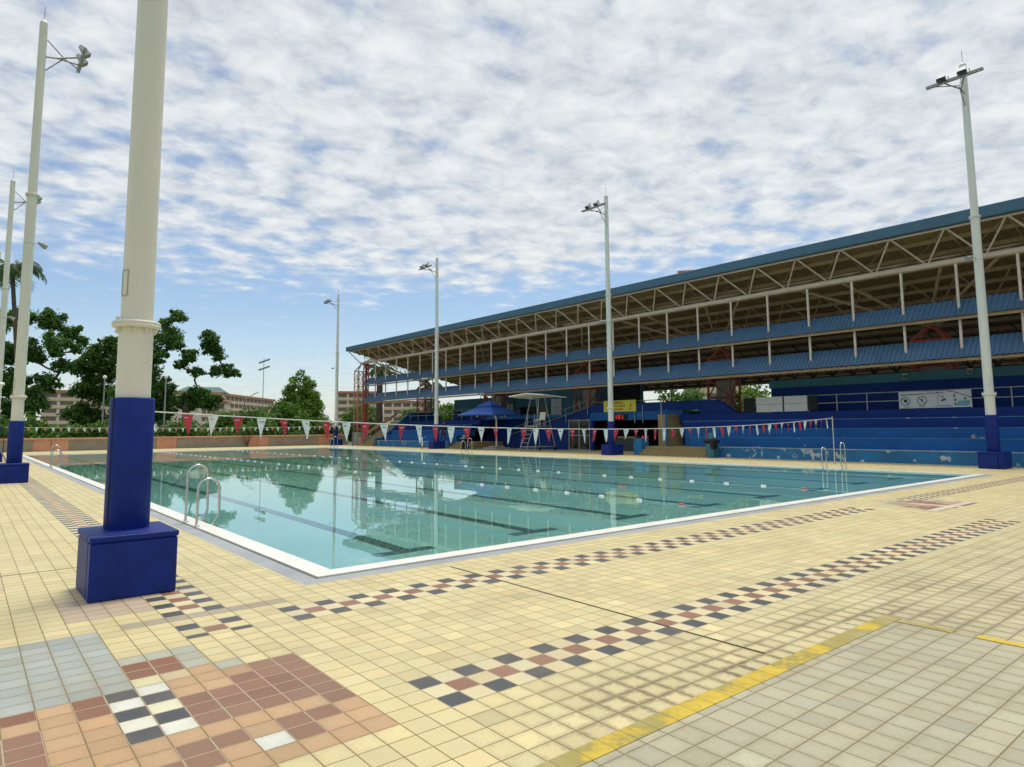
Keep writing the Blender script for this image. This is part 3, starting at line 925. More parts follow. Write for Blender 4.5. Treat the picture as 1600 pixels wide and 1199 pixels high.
copy_tree(L0, (25.45, 12.02, 0), 'steel pool ladder on the right edge in front of the peeling blue bleachers', math.pi)
copy_tree(L0, (25.40, 35.9, 0), 'steel pool ladder on the far edge below the blue umbrella', math.pi)
copy_tree(L0, (25.40, 56.2, 0), 'tiny steel pool ladder at the far corner in front of the distant blue pole base', math.pi)

# ------------------------------------------------------------------ flag lines
def bunting(y, xa, xb, zf, step, x0, w, h, label, mats, post_mat):
    root = thing('flag_line', label, 'bunting', ((xa + xb) / 2, y, 0))
    m = MB()
    m.tube([(x, y, zf(x)) for x in np.linspace(xa, xb, 40)], 0.011, 6)
    m.build('rope', MT['rope'], root)
    rng = random.Random(8)
    k = 0
    x = x0
    while x < xb - 0.3:
        z = zf(x); ww = w * rng.uniform(0.92, 1.06); hh = h * rng.uniform(0.95, 1.08)
        if k % 2 == 0: hh *= 0.9
        tw = rng.uniform(-0.05, 0.05); sw = rng.uniform(-0.04, 0.04)
        m = MB()
        n = 5
        L = []; Rr = []
        for i in range(n + 1):
            t = i / n
            b = 0.02 * math.sin(t * 3 + k)
            L.append((x - ww / 2 * (1 - t) + sw * t, y + tw * t + b, z - hh * t - 0.012))
            Rr.append((x + ww / 2 * (1 - t) * (0.97) + sw * t, y + tw * t - b, z - hh * t - 0.012))
        for i in range(n - 1): m.face([L[i], Rr[i], Rr[i+1], L[i+1]], 0)
        m.face([L[n-1], Rr[n-1], L[n]], 0)
        # small print near the top edge, both faces
        for dy in (-0.003, 0.003):
            q = 0.05
            for j in range(5):
                xx = x - ww * 0.28 + j * ww * 0.115
                m.face([(xx, y + dy + tw*.12, z - 0.05 - hh*0.02), (xx + ww*0.085, y + dy + tw*.12, z - 0.05 - hh*0.02), (xx + ww*0.085, y + dy + tw*.2, z - 0.05 - hh*0.09), (xx, y + dy + tw*.2, z - 0.05 - hh*0.09)], 1)
        m.build('pennant', [mats[k % 2], MT['markpale'] if k % 2 == 0 else MT['mark']], root)
        x += step; k += 1
    for xp in (xa, xb):
        m = MB()
        m.tube([(xp, y, 0), (xp, y, zf(xp) + 0.06)], 0.028, 12)
        m.lathe([(0.06, 0.002), (0.06, 0.015), (0.03, 0.02)], (xp, y), 12)
        m.build('post', post_mat, root)
    return root
bunting(13.5, 2.28, 28.82, lambda x: 1.565 + 0.385 * ((x - 15.9) / 13.0) ** 2, 0.4555, 3.22, 0.20, 0.40,
        'near string of alternating red and white pennants strung right across the pool', [MT['flagred'], MT['flagwhite']], MT['steel'])
bunting(59.3, 2.2, 28.85, lambda x: 1.82 + 0.13 * ((x - 15.5) / 13.3) ** 2, 0.487, 2.62, 0.22, 0.33,
        'far string of small faded pennants in front of the hedge', [MT['flagorange'], MT['flagwhite']], MT['darkmetal'])

# ------------------------------------------------------------------ lane ropes
def lane_rope(x, label):
    root = thing('lane_rope', label, 'lane rope', (x, PY0, 0), 'lane ropes on the water')
    m = MB()
    ys = np.linspace(PY0, PY1, 80)
    rng = random.Random(int(x * 10))
    m.tube([(x + 0.04 * math.sin(yy * 0.7) * (1 if PY0 + .5 < yy < PY1 - .5 else 0), yy, -0.028) for yy in ys], 0.010, 6)
    m.build('cable', MT['cable'], root)
    y = PY0 + 1.4; k = 0
    while y < PY1 - 1:
        m = MB()
        xx = x + 0.04 * math.sin(y * 0.7)
        n = 12
        prof = [(0.012, -0.07), (0.034, -0.065), (0.043, -0.035), (0.030, -0.008), (0.043, 0.012), (0.038, 0.06), (0.012, 0.07)]
        v = []
        for r, a in prof:
            for q in range(n):
                th = 2 * math.pi * q / n
                v.append((xx + r * math.cos(th), y + a, -0.024 + r * math.sin(th)))
        f = [(i*n+q, i*n+(q+1) % n, i*n+n+(q+1) % n, i*n+n+q) for i in range(len(prof)-1) for q in range(n)]
        m.add(v, f, 0, True)
        m.build('buoy', MT['buoy'] if k % 7 else MT['buoyred'], root)
        y += 1.17; k += 1
lane_rope(11.87, 'nearer lane rope of pale round buoys floating on the pool')
lane_rope(17.1, 'farther lane rope of pale round buoys floating on the pool')

# ------------------------------------------------------------------ grandstand
def grandstand():
    G = thing('grandstand', 'long blue grandstand with bleachers under a high roof on beige steel trusses', 'grandstand', (31, 30, 0))
    yA, yB = -6.0, 67.3
    # roof: sloping sheet falling to the back
    m = MB()
    z0, sl = 10.22, 0.222
    def zr(x): return z0 - sl * (x - 31.9)
    m.prism([(31.95, zr(31.95)), (54.0, zr(54.0)), (54.0, zr(54.0) + 0.06), (31.95, zr(31.95) + 0.06)], 'y', yA, yB)
    roof = fix(m.build('roof', MT['roofsheet'], G))
    # purlins under the sheet
    for x in np.arange(33.2, 53.8, 1.35):
        m = MB(); m.box(x - 0.05, x + 0.05, yA + 0.1, yB - 0.1, zr(x) - 0.20, zr(x) - 0.012)
        m.build('purlin', MT['trussdark'], roof)
    m = MB()
    m.prism([(31.80, 10.08), (31.95, 10.06), (31.95, 10.50), (31.83, 10.56), (31.78, 10.53)], 'y', yA - 0.05, yB + 0.12)
    fix(m.build('fascia', MT['fascia'], G))
    m = MB()
    m.prism([(31.95, zr(31.95) - 0.05), (54.0, zr(54.0) - 0.05), (54.0, zr(54.0) + 0.12), (31.95, zr(31.95) + 0.12)], 'y', yB + 0.002, yB + 0.05)
    fix(m.build('gable_trim', MT['fascia'], G))
    # front truss
    P0, ST = 14.16, 2.213
    ks = list(range(-9, 24))
    m = MB(); m.tube([(33.0, yA + 0.5, 8.72), (33.0, 66.2, 8.72)], 0.135, 16); m.build('bottom_chord', MT['truss'], G)
    m = MB(); m.tube([(32.02, yA + 0.3, 10.0), (32.02, yB - 0.2, 10.0)], 0.055, 10); m.build('top_chord', MT['truss'], G)
    zback = zr(34.6) - 0.28
    m = MB(); m.tube([(34.6, yA + 0.3, zback), (34.6, yB - 0.2, zback)], 0.055, 10); m.build('top_chord', MT['truss'], G)
    webs = 0
    m2 = MB()
    for k in ks:
        y = P0 + ST * k
        if k < -6: continue
        for dy in (-ST / 2, ST / 2):
            if y + dy > 66: continue
            m = MB()
            m.tube([(32.02, y + 0.04 * (1 if dy > 0 else -1), 9.98), (33.0, y + dy - 0.05 * (1 if dy > 0 else -1), 8.8)], 0.042, 8)
            m.build('truss_brace', MT['truss'], G)
        if y + ST / 2 < 66:
            m2.tube([(33.0, y + ST / 2, 8.78), (34.6, y, zback)], 0.036, 6)
            m2.tube([(33.0, y + ST / 2, 8.78), (34.6, y + ST, zback)], 0.036, 6)
            m2.tube([(32.02, y, 10.0), (34.6, y + ST, zback)], 0.03, 6)
            m2.tube([(32.02, y, 10.0), (34.6, y, zback)], 0.03, 6)
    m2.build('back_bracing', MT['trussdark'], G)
    # louvre posts
    for k in ks:
        y = P0 + ST * k
        if y > 65.6 or k < -7: continue
        m = MB()
        m.tube([(33.0, y, 4.86), (33.0, y, 8.62)], 0.060, 10)
        m.build('post', MT['post'], G)
    # two sloping blue awning strips
    for zt, zb in ((7.06, 6.26), (5.37, 4.47)):
        m = MB()
        xa, xb = 32.62, 33.38
        dv = Vector((xb - xa, 0, zt - zb)); nv = Vector((-dv.z, 0, dv.x)).normalized() * 0.035
        ys = []; y = yA
        while y < 64.8:
            ys += [(y, 0), (y + 0.07, 0), (y + 0.09, 1), (y + 0.19, 1)]
            y += 0.21
        ys.append((y, 0))
        V = []
        for y, h in ys:
            for q in (Vector((xa, y, zb)), Vector((xb, y, zt))):
                V.append(q + nv * h); V.append(q + nv * h - nv * 0.25)
        F = []
        for i in range(len(ys) - 1):
            o = 4 * i
            F += [(o, o + 4, o + 6, o + 2), (o + 1, o + 3, o + 7, o + 5), (o, o + 1, o + 5, o + 4), (o + 2, o + 6, o + 7, o + 3)]
        m.add(V, F)
        aw = fix(m.build('awning', MT['awning'], G))
        m = MB()
        m.box(32.74, 32.84, yA, 64.9, zb - 0.14, zb - 0.02)
        m.build('awning_rail', MT['trussdark'], aw)
    # inner trusses
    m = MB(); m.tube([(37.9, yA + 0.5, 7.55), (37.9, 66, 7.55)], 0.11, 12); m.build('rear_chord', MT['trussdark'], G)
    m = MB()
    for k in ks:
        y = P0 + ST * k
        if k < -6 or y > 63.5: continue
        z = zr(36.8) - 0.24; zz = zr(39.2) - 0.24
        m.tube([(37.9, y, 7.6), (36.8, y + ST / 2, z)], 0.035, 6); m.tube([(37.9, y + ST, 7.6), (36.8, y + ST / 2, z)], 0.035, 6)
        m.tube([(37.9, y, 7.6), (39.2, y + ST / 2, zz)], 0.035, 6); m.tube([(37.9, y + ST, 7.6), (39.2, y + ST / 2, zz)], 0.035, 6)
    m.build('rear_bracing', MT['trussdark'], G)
    # big raking struts from the column heads
    for yc in (0.5, 12.5, 24.7, 37.0, 49.0, 61.0):
        m = MB()
        for dy in (-4.4, -2.2, 2.2, 4.4):
            m.tube([(37.6, yc, 6.6), (33.05, yc + dy, 8.66)], 0.075, 8)
        m.tube([(37.9, yc, 6.6), (40.5, yc - 2, zr(40.5) - 0.3)], 0.07, 8); m.tube([(37.9, yc, 6.6), (40.5, yc + 2, zr(40.5) - 0.3)], 0.07, 8)
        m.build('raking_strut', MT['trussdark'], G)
    # red lattice columns
    for yc in (0.5, 12.5, 24.7, 37.0, 49.0, 61.0):
        m = MB()
        hx, hy, zt = 0.55, 0.80, 5.9
        for sx in (-1, 1):
            for sy in (-1, 1):
                m.tube([(38 + sx*hx, yc + sy*hy, 0), (38 + sx*hx, yc + sy*hy, zt)], 0.075, 8)
                m.tube([(38 + sx*hx, yc + sy*hy, zt), (37.9, yc, 6.75)], 0.07, 8)
        zs = [0.3, 2.3, 3.5, 4.7, 5.9]
        for i, z in enumerate(zs):
            for sx in (-1, 1): m.tube([(38 + sx*hx, yc - hy, z), (38 + sx*hx, yc + hy, z)], 0.05, 6)
            for sy in (-1, 1): m.tube([(38 - hx, yc + sy*hy, z), (38 + hx, yc + sy*hy, z)], 0.05, 6)
            if i:
                s = 1 if i % 2 else -1
                for sx in (-1, 1): m.tube([(38 + sx*hx, yc - s*hy, zs[i-1]), (38 + sx*hx, yc + s*hy, z)], 0.045, 6)
                for sy in (-1, 1): m.tube([(38 - s*hx, yc + sy*hy, zs[i-1]), (38 + s*hx, yc + sy*hy, z)], 0.045, 6)
        c = m.build('column', MT['red'], G)
        m = MB(); m.box(38.2, 38.26, yc - 0.7, yc + 0.7, 2.3, 4.6); m.build('column_panel', MT['concrete'], c)
    # rear low truss, coloured near black as a silhouette against the sky
    m = MB()
    xr, zb, zt2 = 47.5, 5.05, 6.55
    for z in (zb, zt2): m.tube([(xr, yA, z), (xr, 64, z)], 0.09, 8)
    y = yA; i = 0
    while y < 63:
        m.tube([(xr, y, zb), (xr, y + 0.7, zt2)], 0.05, 6); m.tube([(xr, y + 1.4, zb), (xr, y + 0.7, zt2)], 0.05, 6)
        m.tube([(xr, y, zb), (44.5, y + 1.4, zt2 + 0.7)], 0.045, 6)
        y += 1.4
    m.build('rear_truss', MT['darkmetal'], G)
    # end tower, tan and red lattice on a concrete pier
    m = MB(); m.box(32.1, 33.25, 64.7, 66.2, -0.02, 1.28); pier = m.build('tower_pier', MT['concrete'], G)
    def lattice(mb, xs, ys, z0, z1, n, r, r2):
        for x in xs:
            for y in ys: mb.tube([(x, y, z0), (x, y, z1)], r, 8)
        zs = np.linspace(z0, z1, n + 1)
        for i, z in enumerate(zs):
            for x in xs: mb.tube([(x, ys[0], z), (x, ys[1], z)], r2, 6)
            for y in ys: mb.tube([(xs[0], y, z), (xs[1], y, z)], r2, 6)
            if i:
                s = i % 2
                for x in xs: mb.tube([(x, ys[s], zs[i-1]), (x, ys[1-s], z)], r2, 6)
                for y in ys: mb.tube([(xs[s], y, zs[i-1]), (xs[1-s], y, z)], r2, 6)
    m = MB(); lattice(m, (32.2, 32.75), (65.25, 66.1), 1.28, 7.8, 8, 0.05, 0.03)
    for q in ((32.2, 65.25), (32.2, 66.1)): m.tube([(q[0], q[1], 7.8), (32.95, 66.0, 8.6)], 0.06, 8)
    m.build('tower', MT['orange'], G)
    m = MB(); lattice(m, (32.85, 33.2), (64.8, 65.2), 1.28, 8.6, 9, 0.06, 0.03); m.build('tower', MT['red'], G)
    # splayed end braces of the truss
    m = MB()
    m.tube([(33.0, 66.2, 8.72), (32.02, 67.1, 10.0)], 0.05, 8); m.tube([(33.0, 66.2, 8.72), (34.6, 67.0, zback)], 0.05, 8)
    m.tube([(33.0, 66.2, 8.72), (37.9, 66, 7.55)], 0.08, 8)
    y0 = 66.4
    for i, x in enumerate(np.arange(33.4, 43, 1.1)):
        m.tube([(x, y0, zr(x) - 0.1), (x + 0.55, y0, 7.6 - 0.05 * i)], 0.035, 6); m.tube([(x + 1.1, y0, zr(x + 1.1) - 0.1), (x + 0.55, y0, 7.6 - 0.05 * i)], 0.035, 6)
    m.build('end_brace', MT['truss'], G)

    # ---------- bleachers
    tiers = [(31.0, 0.55), (31.8, 1.05), (32.6, 1.49), (33.4, 1.95)]
    def bleach(y0, ends):
        xs = [x for x, _ in tiers] + [34.2]
        for i, (x, z) in enumerate(tiers):
            y1 = ends[i]
            m = MB(); m.box(x, xs[i + 1] + 0.3, y0, y1, -0.05 if i == 0 else tiers[i-1][1] - 0.08, z)
            if i: m.box(x + 0.01, xs[i + 1] + 0.3, ends[0] + 0.01, y1 - 0.01, -0.05, tiers[i-1][1] - 0.1)
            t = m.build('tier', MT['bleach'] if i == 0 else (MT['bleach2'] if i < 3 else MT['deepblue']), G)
            m = MB(); m.box(x - 0.02, x + 0.07, y0 + 0.01, y1 - 0.01, z - 0.03, z + 0.012); m.build('tier_edge', MT['lip'] if i < 1 else MT['edgeblue'], t)
        m = MB(); m.box(34.2, 44.0, y0, ends[4], 1.80, 2.36); m.build('walkway', MT['deepblue'], G)
    bleach(yA, (21.1, 22.9, 23.9, 24.6, 25.4))
    bleach(46.2, (58.6,) * 5)
    # right stair: wide landing steps, then a flight going up and away
    m = MB()
    for i in range(3):
        m.box(30.55 + 0.25 * i, 33.6, 21.12 + 0.02 * i, 25.6, -0.05, 0.17 * (i + 1) - 0.003 * i)
    n = 11
    for i in range(n):
        t0 = i / n
        x0, y0, z1 = 32.05 + 1.5 * t0, 24.7 + 1.15 * t0, 0.50 + 1.9 * (i + 1) / n
        m.box(x0, x0 + 1.45, y0, y0 + 0.13 + (0.6 if i == n - 1 else 0), 0.3, z1)
    m.build('staircase', MT['step'], G)
    m = MB(); m.box(36.2, 36.4, 36.3, 60.0, -0.03, 2.355); m.build('inner_wall', MT['deepblue'], G)
    m = MB()
    P = [(31.98, 24.66), (33.52, 25.84), (33.46, 25.92), (31.92, 24.74)]
    m.add([(p[0], p[1], 0.2) for p in P] + [(p[0], p[1], z) for p, z in zip(P, (0.86, 2.72, 2.72, 0.86))], [(3, 2, 1, 0), (4, 5, 6, 7), (0, 1, 5, 4), (1, 2, 6, 5), (2, 3, 7, 6), (3, 0, 4, 7)])
    fix(m.build('stair_wall', MT['bleach2'], G))
    m = MB(); m.box(30.85, 31.5, 25.7, 26.3, -0.03, 0.95); m.build('stub_wall', MT['bleach'], G)
    # left stair at the parasol and far stair
    m = MB()
    for i in range(3): m.box(31.0 + 0.33 * i, 34.5 - 0.01 * i, 43.3 + 0.012 * i, 46.15 - 0.012 * i, -0.05, 0.18 * (i + 1) - 0.003 * i)
    m.build('staircase', MT['step'], G)
    n = 11; rz, go = 2.36 / n, 0.33
    m = MB()
    for i in range(n):
        x = 31.05 + go * i
        m.box(x, x + go + (0.02 if i < n - 1 else 0.6), 59.6, 62.0, -0.05, rz * (i + 1) - 0.002)
    m.build('staircase', MT['step'], G)
    m = MB()
    m.prism([(31.4, 0.85), (35.2, 3.1), (35.2, 3.3), (31.4, 1.15)], 'y', 62.05, 62.25)
    m.box(31.0, 31.35, 61.95, 62.35, 0, 0.85)
    fix(m.build('stair_parapet', MT['orange'], G))
    m = MB()
    m.prism([(31.0, -0.05), (38.3, -0.05), (38.3, 3.25), (34.9, 3.25), (31.6, 0.75), (31.0, 0.75)], 'y', 58.75, 58.97)
    fix(m.build('stair_wall', MT['bleach2'], G))
    # front wall of the centre: sloping top at the left, doors, wide dark opening, lintel, parapet
    m = MB()
    m.prism([(35.75, -0.03), (42.65, -0.03), (42.65, 0.75), (40.6, 1.45), (36.2, 2.42), (35.75, 2.42)], 'x', 34.6, 34.85)
    fix(m.build('front_wall', MT['deepblue'], G))
    m = MB()
    m.prism([(35.75, 2.424), (36.2, 2.424), (33.9, 2.98), (33.5, 3.03), (33.5, 2.424)], 'x', 34.6, 34.85)
    m.box(34.602, 34.848, 33.49, 35.745, 2.22, 2.42); m.box(34.602, 34.848, 33.25, 33.52, -0.03, 2.22)
    fix(m.build('front_wall', MT['deepblue'], G))
    m = MB(); m.box(34.6, 34.85, 27.4, 33.48, 2.10, 2.66); m.build('lintel', MT['bleach2'], G)
    m = MB(); m.box(34.6, 34.85, 25.5, 27.39, -0.03, 2.66); m.build('front_wall', MT['bleach2'], G)
    m = MB(); m.box(34.58, 34.87, 24.2, 33.48, 2.665, 3.22); m.build('parapet', MT['deepblue'], G)
    m = MB()
    m.prism([(21.6, 2.37), (23.0, 3.22), (24.19, 3.22), (24.19, 2.37)], 'x', 34.6, 34.85)
    fix(m.build('ramp_wall', MT['deepblue'], G))
    m = MB(); m.box(34.86, 44.0, 25.4, 46.2, 2.36, 2.60); m.build('walkway', MT['bleach2'], G)
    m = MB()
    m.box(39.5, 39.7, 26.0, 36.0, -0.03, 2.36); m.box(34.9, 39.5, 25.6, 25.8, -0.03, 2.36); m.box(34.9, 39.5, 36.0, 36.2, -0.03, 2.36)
    m.build('recess_wall', MT['black'], G)  # walls coloured black to stand for the shade inside the recess
    d = MB(); d.box(34.70, 34.74, 33.52, 35.74, 0.0, 2.20, 1)
    for y in (33.54, 34.60, 35.66): d.box(34.62, 34.70, y - 0.03, y + 0.06, 0.0, 2.215, 0)
    for z in (0.03, 1.05, 2.15): d.box(34.625, 34.698, 33.55, 35.72, z - 0.03, z + 0.04, 0)
    d.build('glass_door', [MT['galv'], MT['glassdark']], G)
    # black panel standing in for the shaded void above the opening
    m = MB(); m.box(40.0, 40.3, 33.6, 36.2, 2.62, 5.6); m.build('void_shade_panel', MT['black'], G)
    # teal two level block behind the left part
    m = MB(); m.box(40.0, 44.0, 47.0, 58.5, 2.36, 4.62); m.box(40.0, 44.0, 36.3, 46.998, 2.36, 5.25)
    tb = m.build('teal_wall', MT['teal'], G)
    m = MB(); m.box(39.92, 39.997, 36.3, 58.5, 2.36, 2.75); m.build('wall_band', MT['deepblue'], tb)
    wins = [(57.2, 59.0, 2.9, 3.35), (54.2, 57.5, 2.85, 3.35), (50.2, 51.2, 3.2, 4.1), (51.6, 52.6, 3.2, 4.1), (48.6, 49.6, 3.2, 4.1), (45.4, 48.0, 2.9, 3.55), (39.6, 40.6, 3.0, 4.0), (53.0, 54.0, 2.8, 3.4)]
    for y0, y1, z0_, z1_ in wins:
        if y1 > 58.4: y1 = 58.3
        m = MB(); m.box(39.94, 39.996, y0, y1, z0_, z1_, 0); m.box(39.925, 39.94, (y0 + y1) / 2 - 0.03, (y0 + y1) / 2 + 0.03, z0_, z1_, 1)
        m.build('window', [MT['glassdark'], MT['darkmetal']], tb)
    m = MB(); m.box(39.9, 39.995, 43.6, 45.1, 2.6, 3.6); m.build('notice_board', MT['greenglass'], tb)
    m = MB(); m.box(39.9, 39.995, 42.0, 43.3, 2.62, 4.15, 0); m.box(39.88, 39.9, 42.62, 42.68, 2.62, 4.15, 1); m.box(39.88, 39.9, 42.0, 43.3, 3.35, 3.40, 1)
    m.build('window', [MT['board'], MT['galv']], tb)
    # right upper wall, teal top band over blue
    m = MB(); m.box(36.0, 36.3, yA, 20.3, 2.36, 3.78); w = m.build('back_wall', MT['deepblue'], G)
    m = MB(); m.box(35.97, 36.33, yA, 20.4, 3.78, 4.22); m.build('wall_band', MT['teal'], w)
    for y, z in ((13.1, 4.0), (10.35, 4.05)):
        m = MB(); m.box(35.85, 35.97, y - 0.12, y + 0.12, z - 0.12, z + 0.16); m.box(35.8, 35.86, y - 0.09, y + 0.09, z - 0.08, z + 0.08, 1)
        m.build('wall_lamp', [MT['galv'], MT['greenglass']], w)
    # walkway railing on the right
    m = MB()
    for z in (2.78, 3.20): m.tube([(34.28, yA, z), (34.28, 20.9, z)], 0.022, 8)
    for y in np.arange(-4.8, 21, 1.47): m.tube([(34.28, y, 2.36), (34.28, y, 3.22)], 0.026, 8)
    m.build('railing', MT['galv'], G)
    m = MB()
    for z in (2.9, 3.3): m.tube([(34.6, 46.3, z), (34.6, 58.6, z)], 0.022, 8)
    for y in np.arange(46.4, 58.7, 1.5): m.tube([(34.6, y, 2.36), (34.6, y, 3.32)], 0.024, 8)
    m.build('railing', MT['galv'], G)
    # sloping handrails
    def rail(P, Q, name='handrail', h=(0.5, 0.95), posts=4, up0=0.0):
        m = MB(); P, Q = Vector(P), Vector(Q)
        for hh in h: m.tube([P + Vector((0, 0, hh)), Q + Vector((0, 0, hh))], 0.026, 8)
        for i in range(posts):
            p = P.lerp(Q, i / (posts - 1)); m.tube([p, p + Vector((0, 0, h[-1] + 0.02))], 0.028, 8)
        m.build(name, MT['galv'], G)
    rail((34.5, 42.6, 0.55), (34.5, 33.6, 2.55), posts=5)
    rail((31.95, 25.0, 0.55), (33.4, 26.2, 2.4), posts=5)
    rail((34.75, 33.4, 2.66), (34.75, 27.0, 2.66), 'railing', (0.35, 0.72), 5)
    rail((31.2, 59.7, 0.1), (34.9, 59.7, 2.3), posts=4)
    m = MB()
    for y in (28.6, 29.3): m.tube([(34.55, y, 1.9), (34.55, y, 3.1)], 0.03, 8)
    m.build('drain_pipe', MT['galv'], G)
    return G
GS = grandstand()

# boards tied to the railing, banners
def boards():
    y = 20.2
    for i, (a, b) in enumerate(((20.22, 18.65), (18.58, 17.28))):
        root = thing('rail_board', ['dull white board on the railing, left of its twin', 'dull white board on the railing, right one beside the black panel'][i], 'board', (34.22, (a + b) / 2, 2.4), 'white boards on the walkway railing')
        m = MB(); m.box(34.215, 34.245, b, a, 2.40, 3.22); m.build('panel', MT['board'], root)
        m = MB(); m.box(34.19, 34.214, b, a, 2.80, 2.83); m.box(34.19, 34.214, b, b + 0.03, 2.40, 3.22); m.build('frame', MT['galv'], root)
    o = MB(); o.box(34.215, 34.25, 16.75, 17.25, 2.42, 3.2); tag(o.build('black_board', MT['black']), 'black panel on the railing right of the white boards', 'board')
    o = MB(); o.box(34.215, 34.25, 20.3, 21.0, 2.42, 3.2); tag(o.build('black_board', MT['black']), 'black panel on the railing left of the white boards', 'board')
    # safety banner
    root = thing('safety_banner', 'wide white banner with two prohibition circles and a diving figure hung on the railing', 'banner', (34.2, 11.35, 2.4))
    ya, yb, za, zb = 12.83, 9.88, 2.40, 3.17
    def P(u, v, d=0): return (34.19 - d, ya + (yb - ya) * u, za + (zb - za) * v)
    m = MB()
    n = 14
    top = []
    for i in range(n):
        u0, u1 = i / n, (i + 1) / n
        w0, w1 = 0.012 * math.sin(u0 * 9), 0.012 * math.sin(u1 * 9)
        m.face([P(u0, 0.0), P(u1, 0.0), P(u1, 1.0 + w1), P(u0, 1.0 + w0)], 0)
    m.box(34.195, 34.215, yb, ya, za + 0.01, zb - 0.02)
    sh = m.build('sheet', mat('banner white', (0.46, 0.50, 0.52), 0.6, 0.05, 2.0), root)
    ink = mat('banner ink', (0.03, 0.035, 0.04), 0.6)
    blue = mat('banner pool blue', (0.10, 0.28, 0.36), 0.6)
    rb = mat('banner red', (0.25, 0.03, 0.03), 0.6)
    asp = abs((zb - za) / (yb - ya))
    m = MB()
    def disc(cu, cv, r, d, mi, n=24, r2=0.0):
        for k in range(n):
            a0, a1 = 2*math.pi*k/n, 2*math.pi*(k+1)/n
            p = lambda rr, a: P(cu + rr * asp * math.cos(a), cv + rr * math.sin(a), d)
            m.face([p(r, a0), p(r, a1), p(r2, a1), p(r2, a0)] if r2 > 0 else [p(r, a0), p(r, a1), P(cu, cv, d)], mi)
    def bar(u0, v0, u1, v1, w, d, mi):
        du, dv = (u1 - u0) / asp, v1 - v0
        l = math.hypot(du, dv); nx, ny = -dv / l * w / 2, du / l * w / 2
        m.face([P(u0 + nx*asp, v0 + ny, d), P(u0 - nx*asp, v0 - ny, d), P(u1 - nx*asp, v1 - ny, d), P(u1 + nx*asp, v1 + ny, d)], mi)
    PR = [ink, blue, rb]
    for ci, cu in enumerate((0.095, 0.335)):
        m = MB()
        if ci == 0: disc(0.10, 0.46, 0.10, 0.005, 0); bar(0.075, 0.36, 0.115, 0.50, 0.06, 0.005, 0)
        else: disc(0.335, 0.52, 0.045, 0.005, 0); bar(0.33, 0.36, 0.338, 0.47, 0.07, 0.005, 0)
        bar(*((0.06, 0.08, 0.15, 0.08) if ci == 0 else (0.28, 0.10, 0.38, 0.10)), 0.03, 0.004, 0)
        disc(cu, 0.43, 0.27, 0.004, 0, 28, 0.23)
        bar(cu - 0.19*asp, 0.62, cu + 0.19*asp, 0.24, 0.04, 0.006, 0)
        m.build('prohibition_sign', PR, sh)
    m = MB()
    # diver: head, body, bent arms; board post
    bar(0.555, 0.15, 0.555, 0.70, 0.02, 0.004, 0); bar(0.555, 0.70, 0.60, 0.70, 0.02, 0.005, 0)
    bar(0.60, 0.38, 0.655, 0.52, 0.10, 0.004, 0); bar(0.60, 0.60, 0.64, 0.66, 0.05, 0.004, 0); disc(0.655, 0.45, 0.05, 0.005, 0)
    bar(0.51, 0.10, 0.73, 0.10, 0.035, 0.004, 0)
    m.build('diver_picture', PR, sh)
    m = MB()
    # heading: row of letter-sized strokes, dark then red then dark
    rng = random.Random(2); u = 0.03
    while u < 0.63:
        w = rng.uniform(0.006, 0.014); mi = 2 if 0.26 < u < 0.44 else 0
        v = 0.80 + 0.14 * u
        m.face([P(u, v - 0.035, 0.004), P(u + w, v - 0.035, 0.004), P(u + w, v + 0.035, 0.004), P(u, v + 0.035, 0.004)], mi)
        u += w + rng.choice((0.003, 0.003, 0.003, 0.010))
    m.build('heading', PR, sh)
    m = MB()
    m.face([P(0.80, 0.08, 0.004), P(0.97, 0.08, 0.004), P(0.98, 0.40, 0.004), P(0.83, 0.36, 0.004)], 1)
    for q in ((0.78, 0.70), (0.79, 0.46), (0.79, 0.22), (0.92, 0.52)):
        disc(q[0], q[1], 0.05, 0.006, 0); bar(q[0] - 0.015, q[1] - 0.06, q[0] + 0.015, q[1] - 0.07, 0.05, 0.005, 0)
    m.build('pool_picture', PR, sh)
    m = MB()
    pts = [(0.68, 1.0), (0.76, 0.94), (0.84, 0.84), (0.92, 0.72), (1.0, 0.58)]
    for a, b in zip(pts[:-1], pts[1:]):
        m.face([P(a[0], a[1], 0.005), P(b[0], b[1], 0.005), P(b[0], b[1] - 0.07, 0.005), P(a[0], a[1] - 0.04, 0.005)], 2)
    m.build('stripe', PR, sh)
    # yellow banner
    root = thing('yellow_banner', 'yellow banner with brown lettering hung on the parapet behind the middle pole', 'banner', (34.53, 30.6, 2.66))
    m = MB(); m.box(34.52, 34.55, 29.15, 32.05, 2.68, 3.45); sh = m.build('sheet', MT['banneryellow'], root)
    m = MB()
    rng = random.Random(7)
    for row, (u0, u1) in enumerate(((0.30, 0.62), (0.30, 0.66), (0.30, 0.62))):
        u = u0
        zc = 3.46 - 0.17 - row * 0.225
        while u < u1:
            w = rng.uniform(0.020, 0.040)
            y0 = 32.05 - 2.9 * u; y1 = 32.05 - 2.9 * (u + w)
            # letter-like strokes: two stems with a bar
            for (a, b, c, d) in ((y0, y0 - 0.030, zc - 0.08, zc + 0.08), (y1 + 0.030, y1, zc - 0.08, zc + 0.08), (y0 - 0.03, y1 + 0.03, zc + rng.choice((-0.08, -0.01, 0.05)), None)):
                d = d if d is not None else c + 0.03
                m.face([(34.515, a, c), (34.515, b, c), (34.515, b, d), (34.515, a, d)])
            u += w + 0.012
    for (a, b, c, d) in ((29.65, 29.58, 2.82, 3.05), (29.62, 29.53, 3.03, 3.25), (29.76, 29.64, 2.78, 2.86)):
        m.face([(34.515, a, c), (34.515, b, c), (34.515, b, d), (34.515, a, d)])
    m.build('lettering', MT['bannerink'], sh)
